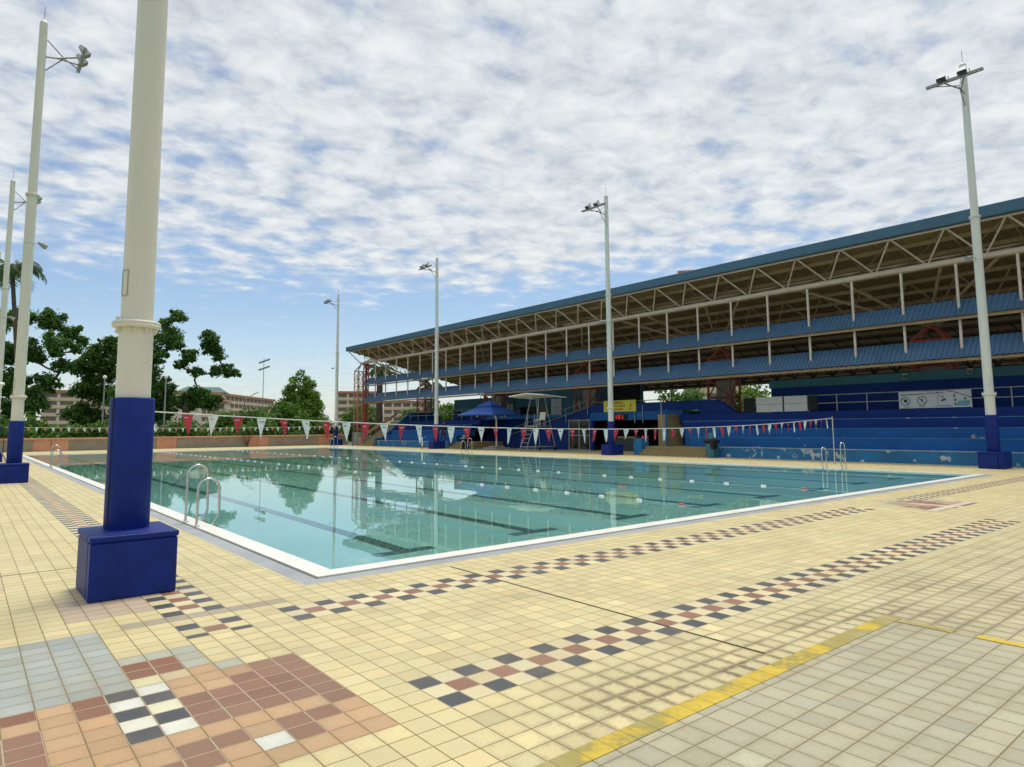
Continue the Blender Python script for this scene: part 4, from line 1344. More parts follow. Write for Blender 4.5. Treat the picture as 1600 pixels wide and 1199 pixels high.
    # led clock
    root = thing('led_clock', 'black clock panel with red lit digits below the yellow banner', 'clock', (34.5, 30.6, 2.2))
    m = MB(); m.box(34.50, 34.58, 29.95, 31.35, 2.14, 2.50); cs = m.build('case', MT['black'], root)
    segs = {'1': 'bc', '0': 'abcdef', ':': ''}
    yy = 31.02
    for ch in '1:01':
        m = MB()
        w, h, t = 0.16, 0.26, 0.045
        z0 = 2.19
        if ch == ':':
            for z in (z0 + 0.07, z0 + 0.17): m.box(34.485, 34.50, yy - 0.04, yy, z, z + 0.04)
            m.build('colon', MT['led'], root); yy -= 0.10; continue
        S = {'a': (0, w, h - t, h), 'b': (w - t, w, h / 2, h), 'c': (w - t, w, 0, h / 2), 'd': (0, w, 0, t), 'e': (0, t, 0, h / 2), 'f': (0, t, h / 2, h)}
        for s in segs[ch]:
            a, b, c, d = S[s]
            off = {'a': 0, 'b': .001, 'c': .001, 'd': 0, 'e': .001, 'f': .001}[s]
            m.box(34.485 - off, 34.50, yy - b, yy - a, z0 + c, z0 + d)
        m.build('digit', MT['led'], root)
        yy -= w + 0.08
boards()

# ------------------------------------------------------------------ parasol
def parasol():
    x, y = 31.95, 41.75
    root = thing('parasol', 'blue two-tier cantilever parasol on a bent grey pole beside the pool', 'parasol', (x, y, 0))
    cx, cy = x, y
    m = MB()
    a = R_(12)
    def corner(k, r, z): return (cx + r * math.cos(a + math.pi / 4 + k * math.pi / 2), cy + r * math.sin(a + math.pi / 4 + k * math.pi / 2), z)
    n = 4
    rim = []
    for k in range(4):
        A, B = Vector(corner(k, 2.55, 2.68)), Vector(corner(k + 1, 2.55, 2.68))
        a2, b2 = Vector(corner(k, 0.75, 3.36)), Vector(corner(k + 1, 0.75, 3.36))
        for i in range(6):
            t0, t1 = i / 6, (i + 1) / 6
            sag0, sag1 = 0.10 * math.sin(math.pi * t0), 0.10 * math.sin(math.pi * t1)
            p0, p1 = A.lerp(B, t0), A.lerp(B, t1)
            c = Vector((cx, cy, 0))
            p0 += Vector((0, 0, sag0 * 0.3)); p1 += Vector((0, 0, sag1 * 0.3))
            m.face([p0, p1, a2.lerp(b2, t1), a2.lerp(b2, t0)], 0)
            m.face([p0, p0 - Vector((0, 0, 0.10)), p1 - Vector((0, 0, 0.10)), p1], 0)
    m.build('canopy', MT['umbrella'], root)
    m = MB()
    for k in range(4):
        A, B = Vector(corner(k, 1.05, 3.38)), Vector(corner(k + 1, 1.05, 3.38))
        m.face([A, B, (cx, cy, 3.80)], 0)
        m.face([A, A - Vector((0, 0, 0.08)), B - Vector((0, 0, 0.08)), B], 0)
    m.build('vent', MT['umbrella'], root)
    for k in range(8):
        m = MB(); aa = a + k * math.pi / 4; r = 2.5 if k % 2 else 1.78
        m.tube([(cx, cy, 3.30), (cx + r * math.cos(aa), cy + r * math.sin(aa), 2.66)], 0.015, 6); m.build('rib', MT['galv'], root)
    m = MB()
    px, py = 32.1, 41.15
    m.tube([(px, py, 0.25), (px, py, 2.3), (px - 0.08, py + 0.2, 2.75), (cx, cy, 3.25)], 0.065, 12)
    m.tube([(cx, cy, 3.1), (cx, cy, 3.72)], 0.03, 8)
    m.build('pole', MT['cream'], root)
    m = MB(); m.bbox(px - 0.75, px + 0.75, py - 0.75, py + 0.75, 0, 0.14, 0.02); m.bbox(px - 0.45, px + 0.45, py - 0.45, py + 0.45, 0.14, 0.26, 0.02)
    m.build('base', MT['concrete'], root)
    # small lamps hanging under the canopy
    m = MB()
    for k in (0, 2, 3): 
        aa = a + k * math.pi / 2; m.lathe([(0.0, 2.62), (0.05, 2.6), (0.06, 2.52), (0.02, 2.48)], (cx + 1.5 * math.cos(aa), cy + 1.5 * math.sin(aa)), 10)
    m.build('lamp', MT['white'], root)
parasol()

# ------------------------------------------------------------------ lifeguard chairs
def guard_chair(loc, rz, label):
    root = thing('lifeguard_chair', label, 'lifeguard chair', loc, 'lifeguard chairs', rz)
    # local: x towards the back, y across
    for sy in (-0.75, 0.75):
        m = MB(); m.tube([(-1.05, sy, 0), (-0.25, sy * 0.55, 3.75)], 0.034, 10); m.build('leg', MT['galv'], root, True)
        m = MB(); m.tube([(1.05, sy, 0.22), (0.35, sy * 0.55, 3.75)], 0.034, 10); m.build('leg', MT['galv'], root, True)
        m = MB(); w = []
        m.tube([(1.05, sy - 0.05, 0.15), (1.05, sy + 0.05, 0.15)], 0.15, 18); m.build('wheel', MT['tyre'], root, True)
    m = MB()
    m.tube([(-1.0, -0.75, 0.28), (1.05, -0.75, 0.28), (1.05, 0.75, 0.28), (-1.0, 0.75, 0.28), (-1.0, -0.75, 0.28)], 0.03, 8)
    m.tube([(-0.68, -0.62, 1.72), (0.72, -0.62, 1.72), (0.72, 0.62, 1.72), (-0.68, 0.62, 1.72), (-0.68, -0.62, 1.72)], 0.03, 8)
    m.build('frame', MT['galv'], root, True)
    # sloping ladder on the pool side
    m = MB()
    for sy in (-0.32, 0.32): m.tube([(-1.55, sy, 0), (-0.72, sy, 1.75), (-0.62, sy, 2.6)], 0.026, 8)
    m.build('ladder', MT['galv'], root, True)
    for i in range(5):
        t = (i + 1) / 6
        m = MB(); x = -1.55 + 0.83 * t; m.tube([(x, -0.32, 1.75 * t), (x, 0.32, 1.75 * t)], 0.022, 8); m.build('rung', MT['galv'], root, True)
    m = MB(); m.bbox(-0.65, 0.7, -0.6, 0.6, 1.75, 1.80, 0.01); m.build('platform', MT['step'], root, True)
    m = MB(); m.bbox(0.0, 0.5, -0.28, 0.28, 2.15, 2.22, 0.015); m.obox((0.5, 0, 2.2), (0.62, 0, 2.75), 0.55, 0.05, 0, (1, 0, 0))
    for sx in (0.05, 0.45):
        for sy in (-0.24, 0.24): m.tube([(sx, sy, 1.8), (sx, sy, 2.16)], 0.02, 6)
    m.build('seat', MT['cream'], root, True)
    # canopy: two shallow pitched white leaves
    m = MB()
    for sy in (-1, 1):
        pts = [(-1.15, 0.02 * sy, 4.10), (1.25, 0.02 * sy, 3.98), (1.25, 1.75 * sy, 3.82), (-1.15, 1.75 * sy, 3.94)]
        m.face(pts, 0); m.face([(p[0], p[1], p[2] - 0.07) for p in pts][::-1], 0)
        for i in range(4):
            p, q = pts[i], pts[(i + 1) % 4]
            m.face([p, q, (q[0], q[1], q[2] - 0.07), (p[0], p[1], p[2] - 0.07)], 0)
    fix(m.build('canopy', MT['white'], root, True))
    m = MB()
    for x in (-0.25, 0.35): m.obox((x, -1.6, 3.80), (x, 1.6, 3.80), 0.05, 0.06)
    m.build('canopy_beam', MT['galv'], root, True)
    return root
g1 = guard_chair((31.9, 36.1, 0), R_(5), 'tall lifeguard chair with ladder, wheels and white canopy before the blue wall')
copy_tree(g1, (0.25, 42.0, 0), 'lifeguard chair with white canopy half hidden behind the left poles', math.pi)

# ------------------------------------------------------------------ small things
def small_things():
    # litter bin with two stacked teal tubs and black rim
    root = thing('litter_bin', 'teal litter bin with a black rim at the foot of the right stair', 'bin', (30.75, 20.85, 0))
    m = MB(); m.bbox(30.5, 30.98, 20.6, 21.08, 0, 0.75, 0.03); m.build('body', MT['binteal'], root)
    m = MB(); m.bbox(30.42, 31.05, 20.52, 21.16, 0.75, 0.92, 0.04); m.bbox(30.2, 30.55, 20.35, 20.6, 0.45, 0.9, 0.04); m.build('rim', MT['black'], root)
    m = MB(); m.bbox(30.58, 30.9, 20.68, 21.0, 0.92, 1.28, 0.03); m.build('lid', MT['binteal'], root)
    # second bin, black, left of parasol
    root = thing('litter_bin', 'dark litter bin beside the parasol base', 'bin', (31.5, 43.4, 0))
    m = MB(); m.bbox(30.5, 30.95, 43.2, 43.65, 0, 0.8, 0.03); m.build('body', MT['black'], root)
    m = MB(); m.bbox(30.45, 31.0, 43.15, 43.7, 0.8, 0.9, 0.02); m.bbox(30.6, 30.9, 43.3, 43.6, 0.9, 1.1, 0.03); m.build('lid', MT['galv'], root)
    root = thing('marker_post', 'short white post standing beside a blue padded pole base', 'post', (29.0, 46.9, 0))
    m = MB(); m.tube([(28.95, 46.95, 0), (28.95, 46.95, 0.95)], [0.06, 0.05], 12); m.build('shaft', MT['white'], root)
    m = MB(); m.tube([(28.95, 46.95, 0), (28.95, 46.95, 0.25)], 0.07, 12); m.build('foot', MT['orange'], root)
    # red chair in the dark opening
    root = thing('red_chair', 'red plastic chair with a pale frame in the dark opening', 'chair', (33.9, 28.2, 0))
    X, Y = 33.9, 28.2
    m = MB(); m.bbox(X - 0.25, X + 0.25, Y - 0.28, Y + 0.28, 0.44, 0.52, 0.02); m.build('seat', MT['redplastic'], root)
    m = MB(); m.obox((X + 0.22, Y, 0.5), (X + 0.32, Y, 1.05), 0.56, 0.05, 0, (1, 0, 0)); m.build('backrest', MT['redplastic'], root)
    for sx in (-0.22, 0.24):
        for sy in (-0.26, 0.26):
            m = MB(); m.tube([(X + sx * 1.1, Y + sy * 1.1, 0), (X + sx, Y + sy, 0.45)], 0.02, 8); m.build('leg', MT['galv'], root)
    for sy in (-0.3, 0.3):
        m = MB(); m.tube([(X - 0.24, Y + sy, 0.45), (X - 0.24, Y + sy, 0.7), (X + 0.26, Y + sy, 0.72)], 0.02, 8); m.build('armrest', MT['galv'], root)
    # dark bench with beige folded mats
    root = thing('counter', 'dark counter with a pale folded mat on top inside the opening', 'counter', (35.6, 31, 0))
    m = MB(); m.bbox(35.3, 36.0, 29.7, 32.4, 0, 0.85, 0.02); m.build('body', MT['darkmetal'], root)
    o = MB(); o.bbox(35.32, 35.9, 30.0, 31.6, 0.85, 0.98, 0.04)
    tag(o.build('folded_mat', MT['step']), 'pale folded mat lying on the dark counter', 'mat')
    # second flight of red ring buoys near the left poles
    root = thing('rescue_float', 'red rescue float on the deck by the left poles', 'float', (0.55, 33.5, 0))
    m = MB()
    m.tube([(0.35, 33.4, 0.10), (0.55, 33.4, 0.16), (0.9, 33.4, 0.12)], 0.10, 12); m.build('tube', MT['redplastic'], root)
    m = MB(); m.tube([(0.5, 33.4, 0.2), (0.55, 33.4, 0.62)], 0.05, 8); m.build('handle', MT['redplastic'], root)
    # drifting reflection patch in the pool is a floating sheet: left out on purpose
small_things()

# ------------------------------------------------------------------ boundary wall, hedge
def boundary():
    root = thing('boundary_wall', 'low grey wall with orange tiled panels and an orange coping at the far end of the pool', 'wall', (13, 67.1, 0))
    m = MB(); m.box(-12, 32.0, 67.0, 67.25, -0.05, 0.93); m.build('wall', MT['wallgrey'], root)
    m = MB(); m.bbox(-12.02, 32.02, 66.90, 67.36, 0.93, 1.08, 0.02); m.build('coping', MT['wallorange'], root)
    for a, b in ((4.45, 5.6), (5.68, 6.85), (13.5, 15.1), (21.3, 22.4), (22.45, 23.5), (28.7, 30.2), (-3.4, -1.2)):
        m = MB(); m.box(a, b, 66.965, 66.998, -0.02, 0.925); m.build('tile_panel', MT['wallorange'], root)
boundary()

def leaves(name, clumps, n, size, material, parent=None, seed=1, shell=0.55, flat=0.0, droop=0.0, elong=1.6):
    """clumps: (x,y,z,rx,ry,rz) absolute; n leaves in all"""
    rng = np.random.default_rng(seed)
    C = np.array(clumps, float)
    w = (C[:, 3] * C[:, 4] * C[:, 5]) ** (2 / 3.0); w /= w.sum()
    idx = rng.choice(len(C), n, p=w)
    d = rng.normal(size=(n, 3)); d /= np.linalg.norm(d, axis=1)[:, None]
    r = shell + (1 - shell) * rng.random(n) ** 0.6
    r *= 1 + 0.17 * rng.normal(size=n)
    p = C[idx, :3] + d * r[:, None] * C[idx, 3:6]
    nrm = d * 0.9 + rng.normal(size=(n, 3)) * 0.75 + np.array([0, 0, 0.35 + flat])
    nrm /= np.linalg.norm(nrm, axis=1)[:, None]
    a = np.cross(nrm, rng.normal(size=(n, 3))); a /= np.linalg.norm(a, axis=1)[:, None]
    a[:, 2] -= droop; a /= np.linalg.norm(a, axis=1)[:, None]
    b = np.cross(nrm, a)
    s = size * rng.uniform(0.55, 1.3, n)
    A, B = a * (s * elong / 2)[:, None], b * (s / 2)[:, None]
    V = np.stack([p - A, p + B * 0.9 - A * 0.1, p + A, p - B * 0.9 - A * 0.1], 1).reshape(-1, 3)
    if parent is not None: V = V - np.array(parent.location)[None, :]
    me = bpy.data.meshes.new(name)
    me.vertices.add(4 * n); me.vertices.foreach_set('co', V.ravel())
    me.loops.add(4 * n); me.loops.foreach_set('vertex_index', np.arange(4 * n))
    me.polygons.add(n); me.polygons.foreach_set('loop_start', np.arange(0, 4 * n, 4))
    me.materials.append(material)
    me.update(calc_edges=True)
    o = bpy.data.objects.new(name, me); COL.objects.link(o)
    if parent is not None: o.parent = parent
    return o

RGT = Vector((0.774, -0.633, 0)).normalized()
def frame(base):
    """unit vector across the line of sight from the pool side, and along it"""
    f = Vector((base[0], base[1], 0)).normalized()
    return Vector((f.y, -f.x, 0)), f

def clumpy_tree(base, cl, label, n, size, material, seed, trunk_r=0.35, fork=0.28, spread=1.0, group='trees beyond the wall', shell=0.3, fill=1.0):
    """cl: (across, height, radius) clumps measured from the trunk foot"""
    root = thing('broadleaf_tree', label, 'tree', (base[0], base[1], 0), group)
    u, f = frame(base); rng = random.Random(seed)
    C = []
    for (a, z, r) in cl:
        dv = rng.uniform(-1, 1) * r * 1.2 * spread
        p = Vector((base[0], base[1], 0)) + u * a + f * dv
        C.append((p.x, p.y, z, r * 0.72 * fill, r * 0.72 * fill, r * 0.62 * fill))
        for _ in range(7):
            th = rng.uniform(0, 6.283); k = rng.uniform(0.40, 0.80) * r * fill
            q = p + u * math.cos(th) * k + f * rng.uniform(-.8, .8) * r
            rr = r * rng.uniform(0.20, 0.36) * fill
            C.append((q.x, q.y, z + math.sin(th) * k * 0.85, rr, rr, rr * 0.8))
    leaves('crown', C, n, size, material, root, seed, shell)
    zt = max(z for _, z, _ in cl); amean = sum(a for a, _, _ in cl) / len(cl)
    m = MB()
    zf = zt * fork
    foot = Vector((base[0], base[1], -0.1)); knee = foot + u * (amean * 0.25) + Vector((0, 0, zf))
    m.tube([foot, foot.lerp(knee, 0.5) + u * 0.1, knee], [trunk_r * 1.25, trunk_r, trunk_r * 0.85], 10)
    nodes = [(knee, trunk_r * 0.8)]
    for c in sorted(C[::8], key=lambda c: (Vector((c[0], c[1], c[2])) - knee).length):
        e = Vector((c[0], c[1], c[2] - c[5] * 0.3))
        st, r0 = min(nodes, key=lambda q: (q[0] - e).length + (3.0 if q[0].z > e.z + 0.3 else 0))
        L = (e - st).length
        j = lambda k: Vector((rng.uniform(-1, 1), rng.uniform(-1, 1), rng.uniform(-0.6, 0.2))) * L * k
        p1, p2 = st.lerp(e, 0.35) + j(0.09), st.lerp(e, 0.7) + j(0.09)
        r1 = max(0.12, r0 * 0.72)
        m.tube([st, p1, p2, e], [r0 * 0.8, r0 * 0.7, r1, r1 * 0.8], 6)
        nodes += [(p1, r0 * 0.72), (p2, r1), (e, r1 * 0.8)]
    m.build('trunk', MT['bark'], root)
    return root

S85 = 88 / 1040.6 * 1.02
def px(lst, cx, base_y, k=S85): return [((x - cx) * k, (base_y - y) * k, r * k) for x, y, r in lst]
clumpy_tree((5.4, 87.8), px([(5, 535, 18), (30, 525, 14), (58, 530, 17), (80, 545, 13), (94, 553, 8), (66, 562, 15), (40, 570, 18), (10, 575, 20), (75, 588, 12), (60, 608, 15), (20, 610, 20), (45, 635, 20), (10, 650, 22), (88, 566, 8)], 45, 690),
            'tall dark tree with open clumps of leaves behind the left floodlight poles', 26000, 0.23, MT['leafdark'], 11, 0.42, 0.3, shell=0.15, fill=1.28)
clumpy_tree((20.8, 87.6), px([(276, 510, 11), (260, 521, 10), (270, 536, 14), (255, 542, 12), (273, 549, 12), (315, 538, 12), (319, 551, 13), (330, 561, 11), (293, 567, 11), (282, 578, 9), (302, 587, 9), (249, 566, 15), (244, 590, 16), (327, 588, 9), (342, 584, 11), (352, 589, 7), (303, 618, 13), (296, 632, 14), (313, 627, 12), (328, 627, 8), (258, 608, 15), (268, 628, 18), (256, 645, 20), (240, 625, 18), (225, 560, 15), (220, 590, 20), (222, 625, 22), (321, 636, 10)], 292, 690),
            'spreading tree with bare curved limbs and rounded leaf tufts right of the big pole', 38000, 0.22, MT['leafdark'], 12, 0.46, 0.3, shell=0.15, fill=1.36)
S95 = 96 / 1040.6 * 1.02
clumpy_tree((13.2, 94.6), px([(166, 560, 12), (150, 572, 14), (182, 570, 14), (140, 592, 15), (165, 592, 18), (187, 600, 16), (137, 620, 12), (155, 620, 20), (182, 630, 18), (134, 652, 14), (150, 655, 20), (182, 660, 18), (130, 682, 12), (150, 680, 18), (195, 565, 14), (205, 590, 16), (210, 640, 18)], 165, 690, S95),
            'dense dark feathery tree standing left of the big pole', 34000, 0.24, MT['leaf'], 13, 0.4, 0.2, shell=0.25, fill=1.38)

def cone_tree(base, h, r0, label, n, size, material, seed):
    root = thing('conical_tree', label, 'tree', (base[0], base[1], 0), 'trees beyond the wall')
    rng = random.Random(seed); C = []
    z = 0.9
    while z < h - 1.1:
        t = z / h
        r = r0 * max(0.02, 1 - max(0, t - 0.15) / 0.85) ** 0.54 * (0.9 if t < 0.12 else 1.0)
        k = max(3, int(11 * (r / r0)) + 1)
        for j in range(k):
            a = rng.uniform(0, 6.28); q = r * rng.uniform(0.5, 0.82)
            cr = max(0.34, r * 0.33)
            C.append((base[0] + q * math.cos(a), base[1] + q * math.sin(a), z + rng.uniform(-.3, .3), cr, cr, cr * 0.75))
        z += 0.55
    C.append((base[0], base[1], h - 0.45, 0.6, 0.6, 0.5)); C.append((base[0], base[1], h - 1.1, 1.0, 1.0, 0.6))
    leaves('crown', C, n, size, material, root, seed, 0.6, droop=0.3)
    m = MB(); m.tube([(base[0], base[1], -0.1), (base[0], base[1], h * 0.8)], [0.3, 0.06], 8); m.build('trunk', MT['bark'], root)
cone_tree((36.9, 92.9), 10.2, 4.25, 'bright green pyramid-shaped tree between the tall lamp and the far white pole', 30000, 0.25, MT['leafbright'], 21)

def bush(x, y, w, h, label, n, size, material, seed, name='bush', cat='bush', group='shrubs beyond the wall', dep=None):
    root = thing(name, label, cat, (x, y, 0), group)
    u, f = frame((x, y)); rng = random.Random(seed); C = []
    dep = dep or w * 0.6
    for k in range(10):
        a = rng.uniform(-0.42, 0.42) * w; b = rng.uniform(-0.4, 0.4) * dep
        hh = h * (1 - (a / (0.62 * w)) ** 2) * rng.uniform(0.6, 1.0)
        r = rng.uniform(0.16, 0.26) * min(w, h * 1.4)
        p = Vector((x, y, 0)) + u * a + f * b
        C.append((p.x, p.y, max(0.4, hh - r * 0.8), r, r, r * 0.85)); C.append((p.x, p.y, max(0.3, hh * 0.45), r * 1.1, r * 1.1, r))
    leaves('crown', C, n, size, material, root, seed, 0.6)
    m = MB()
    for c in C[::4]: m.tube([(x, y, -0.1), (c[0], c[1], c[2])], [0.08, 0.02], 5)
    m.build('trunk', MT['bark'], root)
    return root
bush(8.2, 79, 5.2, 3.2, 'leafy green bush right of the second left pole, below the flats', 3500, 0.30, MT['leaf'], 31)
bush(11.6, 77, 2.2, 2.9, 'small bright bush beside the thin lamp post', 1400, 0.26, MT['leafbright'], 32)
bush(22.4, 79, 5.5, 4.0, 'pale green bush behind the first red pennants', 3500, 0.28, MT['leafbright'], 33)
bush(26.6, 82, 5.5, 4.6, 'green bush below the long block of flats', 3500, 0.28, MT['leaf'], 34)
bush(31.6, 86, 6.5, 6.2, 'rounded green tree left of the pyramid tree', 4500, 0.32, MT['leaf'], 35, 'broadleaf_tree', 'tree')
bush(42.6, 84, 6.0, 5.4, 'green tree between the pyramid tree and the lattice tower', 4500, 0.32, MT['leaf'], 36, 'broadleaf_tree', 'tree')
bush(46.8, 78, 5.0, 5.0, 'green tree seen through the end of the stand below the awning, left one', 3500, 0.32, MT['leafdark'], 37, 'broadleaf_tree', 'tree')
bush(52.0, 78, 6.0, 6.0, 'bright green tree seen through the end of the stand, right one', 4500, 0.32, MT['leafbright'], 38, 'broadleaf_tree', 'tree')
bush(18.2, 80, 4.5, 3.6, 'dark bush just right of the big blue sleeve', 3000, 0.28, MT['leafdark'], 39)
bush(3.0, 79, 5.5, 5.0, 'dark bush behind the left poles', 3500, 0.30, MT['leaf'], 40)
# greenery behind the stand, seen through its open back
for i, (x, y, w, h, mt) in enumerate(((61, 20, 7, 8.0, 'leafbright'), (62, 29, 7, 7.0, 'leaf'), (60, 37.5, 7, 7.2, 'leafbright'), (61, 45, 7, 7.4, 'leaf'), (59, 52, 6, 7.6, 'leafdark'), (62, 12, 7, 8.2, 'leaf'))):
    bush(x, y, w, h, ['bright tree behind the stand above the safety banner', 'tree behind the stand above the white boards', 'bright tree behind the stand right of the middle pole',
                      'tree behind the stand above the lifeguard chair', 'dark tree behind the stand above the parasol', 'tree behind the stand at the far right'][i], 3500, 0.34, MT[mt], 50 + i, 'broadleaf_tree', 'tree', 'trees behind the stand')

def hedge():
    C = []
    rng = random.Random(5)
    x = -12.0
    while x < 31.5:
        h = 1.9 + 0.5 * math.sin(x * 0.9) + rng.uniform(-0.2, 0.35)
        C.append((x, 68.6 + rng.uniform(-.3, .3), h * 0.45, 0.65, 0.7, h * 0.5)); C.append((x + 0.3, 69.0 + rng.uniform(-.4, .4), h * 0.75, 0.5, 0.6, h * 0.25))
        x += 0.55
    o = leaves('hedge', C, 16000, 0.20, MT['leaf'], None, 6, 0.6)
    tag(o, 'long uneven green hedge growing along the top of the low boundary wall', 'hedge')
hedge()

def fork_shrub():
    root = thing('bare_shrub', 'forked leafless shrub in front of the low wall behind the pennants', 'shrub', (21.3, 66.6, 0))
    m = MB()
    for e in ((-0.5, 1.3), (-0.2, 1.5), (0.25, 1.6), (0.5, 1.4), (0.1, 1.2)):
        m.tube([(21.3, 66.6, 0), (21.3 + e[0] * 0.5, 66.6, 0.6), (21.3 + e[0], 66.6, e[1])], [0.06, 0.04, 0.015], 6)
    m.build('stem', MT['bark'], root)
    leaves('crown', [(20.9, 66.6, 1.6, 0.4, 0.3, 0.3), (21.7, 66.6, 1.7, 0.4, 0.3, 0.3)], 160, 0.12, MT['leafdark'], root, 9)
fork_shrub()

# ------------------------------------------------------------------ palms
def palm(base, h, label, nf, L, seed, tr=0.2, lean=0.0):
    root = thing('palm_tree', label, 'palm', (base[0], base[1], 0), 'palm trees')
    rng = random.Random(seed)
    top = Vector((base[0] + lean, base[1], h))
    m = MB(); m.tube([(base[0], base[1], -0.1), (base[0] + lean * 0.3, base[1], h * 0.5), top], [tr * 1.3, tr, tr * 0.8], 10); m.build('trunk', MT['bark'], root)
    for k in range(nf):
        a = k * 2.399 + rng.uniform(-.2, .2)
        el = rng.uniform(0.05, 1.15); ll = L * rng.uniform(0.8, 1.1)
        d = Vector((math.cos(a), math.sin(a), 0)); pts = []
        n = 9
        p = top.copy(); ang = el
        for i in range(n + 1):
            pts.append(p.copy()); p = p + (d * math.cos(ang) + Vector((0, 0, math.sin(ang)))) * ll / n
            ang -= (0.16 + 0.035 * i)
        m = MB(); m.tube(pts, [0.05 * (1 - i / (n + 1.0)) + 0.006 for i in range(n + 1)], 5)
        side = Vector((-d.y, d.x, 0))
        for i in range(1, n):
            for sub in (0, 0.5):
                if i + sub > n: continue
                q = pts[i].lerp(pts[i + 1], sub); t = (i + sub) / n
                w = ll * 0.24 * math.sin(math.pi * min(1, 0.15 + 0.85 * t)) + 0.15
                ax = (pts[i + 1] - pts[i]).normalized()
                for s in (-1, 1):
                    tip = q + side * s * w * 0.85 + ax * w * 0.45 - Vector((0, 0, w * rng.uniform(0.25, 0.6)))
                    m.face([q, q + ax * 0.10, tip, q - ax * 0.06])
        m.build('frond', MT['leafpalm'], root)
    return root
palm((3.0, 60.0), 13.2, 'tall palm whose crown shows behind the left floodlight poles', 22, 2.7, 71, 0.16, -0.95)
palm((40.0, 75.0), 8.9, 'thick dark palm seen through the open end of the stand beside the lattice tower', 20, 2.7, 72, 0.42)
palm((46.0, 72.5), 7.0, 'slim palm seen through the stand left of the third right-hand pole', 16, 2.4, 73, 0.16)
palm((50.5, 67.0), 7.4, 'slim palm seen through the stand behind the third right-hand pole', 16, 2.6, 74, 0.16)

# ------------------------------------------------------------------ background lamps
def lamp_post(x, y, h, label, kind):
    root = thing('lamp_post', label, 'lamp post', (x, y, 0), 'lamp posts beyond the pool')
    m = MB(); m.tube([(x, y, 0), (x, y, h)], [0.09, 0.055], 10); m.build('pole', MT['galv'], root)
    if kind == 0:
        m = MB(); m.lathe([(0.05, h), (0.16, h + 0.08), (0.19, h + 0.25), (0.06, h + 0.36), (0.0, h + 0.38)], (x, y), 14); m.build('lamp', MT['white'], root)
    elif kind == 1:
        for dz in (0.0, 1.3):
            m = MB(); m.obox((x - 0.9, y, h + dz - 0.1), (x + 0.9, y - 0.5, h + dz + 0.65), 0.5, 0.28); m.build('lamp', MT['galv'], root)
        m = MB(); m.tube([(x, y, h), (x, y, h + 2.2)], 0.05, 6); m.build('mast', MT['galv'], root)
    else:
        m = MB(); m.tube([(x, y, h), (x + 0.8, y, h + 0.5), (x + 1.5, y, h + 0.9)], 0.06, 6); m.build('arm', MT['galv'], root)
        m = MB(); m.obox((x + 1.3, y, h + 0.85), (x + 2.0, y, h + 1.1), 0.25, 0.12); m.build('lamp', MT['galv'], root)
lamp_post(10.2, 74.3, 6.6, 'thin pale lamp post left of the big pole, in front of the dark feathery tree', 0)
lamp_post(14.75, 70.5, 6.6, 'thin pale lamp post just right of the big blue sleeve', 0)
lamp_post(41.9, 123.0, 12.6, 'tall dark stadium light with two tilted lamp banks left of the pyramid tree', 1)
lamp_post(33.0, 104.9, 6.3, 'street lamp with a raised arm in front of the flats', 2)
lamp_post(49.6, 78.0, 6.4, 'dark lamp post standing behind the open end of the stand', 0)

# ------------------------------------------------------------------ blocks of flats
def flats(A, B, ztop, zb, floors, label, depth=14, roof=None):
    """block whose near face runs from A to B"""
    A, B = Vector((A[0], A[1], 0)), Vector((B[0], B[1], 0))
    root = thing('apartment_block', label, 'apartment block', ((A + B) / 2), 'blocks of flats far behind')
    d = (B - A); L = d.length; d.normalize(); nrm = Vector((-d.y, d.x, 0))
    if nrm.dot(A) < 0: nrm = -nrm
    def bx(mb, s0, s1, e0, e1, z0, z1, mi=0):
        c = [A + d*s + nrm*e for s, e in ((s0, e0), (s1, e0), (s1, e1), (s0, e1))]
        v = [(p.x, p.y, z0) for p in c] + [(p.x, p.y, z1) for p in c]
        mb.add(v, [(3, 2, 1, 0), (4, 5, 6, 7), (0, 1, 5, 4), (1, 2, 6, 5), (2, 3, 7, 6), (3, 0, 4, 7)], mi)
    m = MB(); bx(m, 0, L, 0, depth, -1, ztop); wall = fix(m.build('wall', MT['hdb'], root))
    fh = (ztop - zb) / floors
    for i in range(floors):
        z = zb + i * fh
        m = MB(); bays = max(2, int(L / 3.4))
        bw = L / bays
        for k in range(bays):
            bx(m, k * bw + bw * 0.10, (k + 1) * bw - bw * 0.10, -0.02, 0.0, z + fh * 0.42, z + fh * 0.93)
        fix(m.build('dark_bay_row', MT['hdbdark'], wall))  # dark bays: corridor shade painted flat on the wall
        m = MB(); bx(m, 0, L, -0.35, -0.022, z, z + fh * 0.36); fix(m.build('balcony', MT['hdbwarm'], wall))
    m = MB(); bx(m, -0.4, L + 0.4, -0.6, depth + 0.4, ztop, ztop + 0.8); fix(m.build('roof', MT['hdbred'], root))
    if roof:
        m = MB(); s0, s1, zt = roof
        bx(m, s0, s1, 2, depth - 2, ztop + 0.8, zt - 1.4, 0)
        c = [A + d*s + nrm*e for s, e in ((s0 - .5, 1.5), (s1 + .5, 1.5), (s1 + .5, depth - 1.5), (s0 - .5, depth - 1.5))]
        t = [A + d*s + nrm*e for s, e in ((s0 + 2, depth / 2), (s1 - 2, depth / 2))]
        v = [(p.x, p.y, zt - 1.4) for p in c] + [(p.x, p.y, zt + 0.6) for p in t]
        m.add(v, [(0, 1, 5, 4), (1, 2, 5), (2, 3, 4, 5), (3, 0, 4), (3, 2, 1, 0)], 1)
        fix(m.build('penthouse', [MT['hdb'], MT['hdbgreen']], root))
    return root
flats((16.5, 229.5), (36.0, 227.5), 12.6, 1.5, 5, 'pale block of flats with red bands seen between the left poles and the feathery tree')
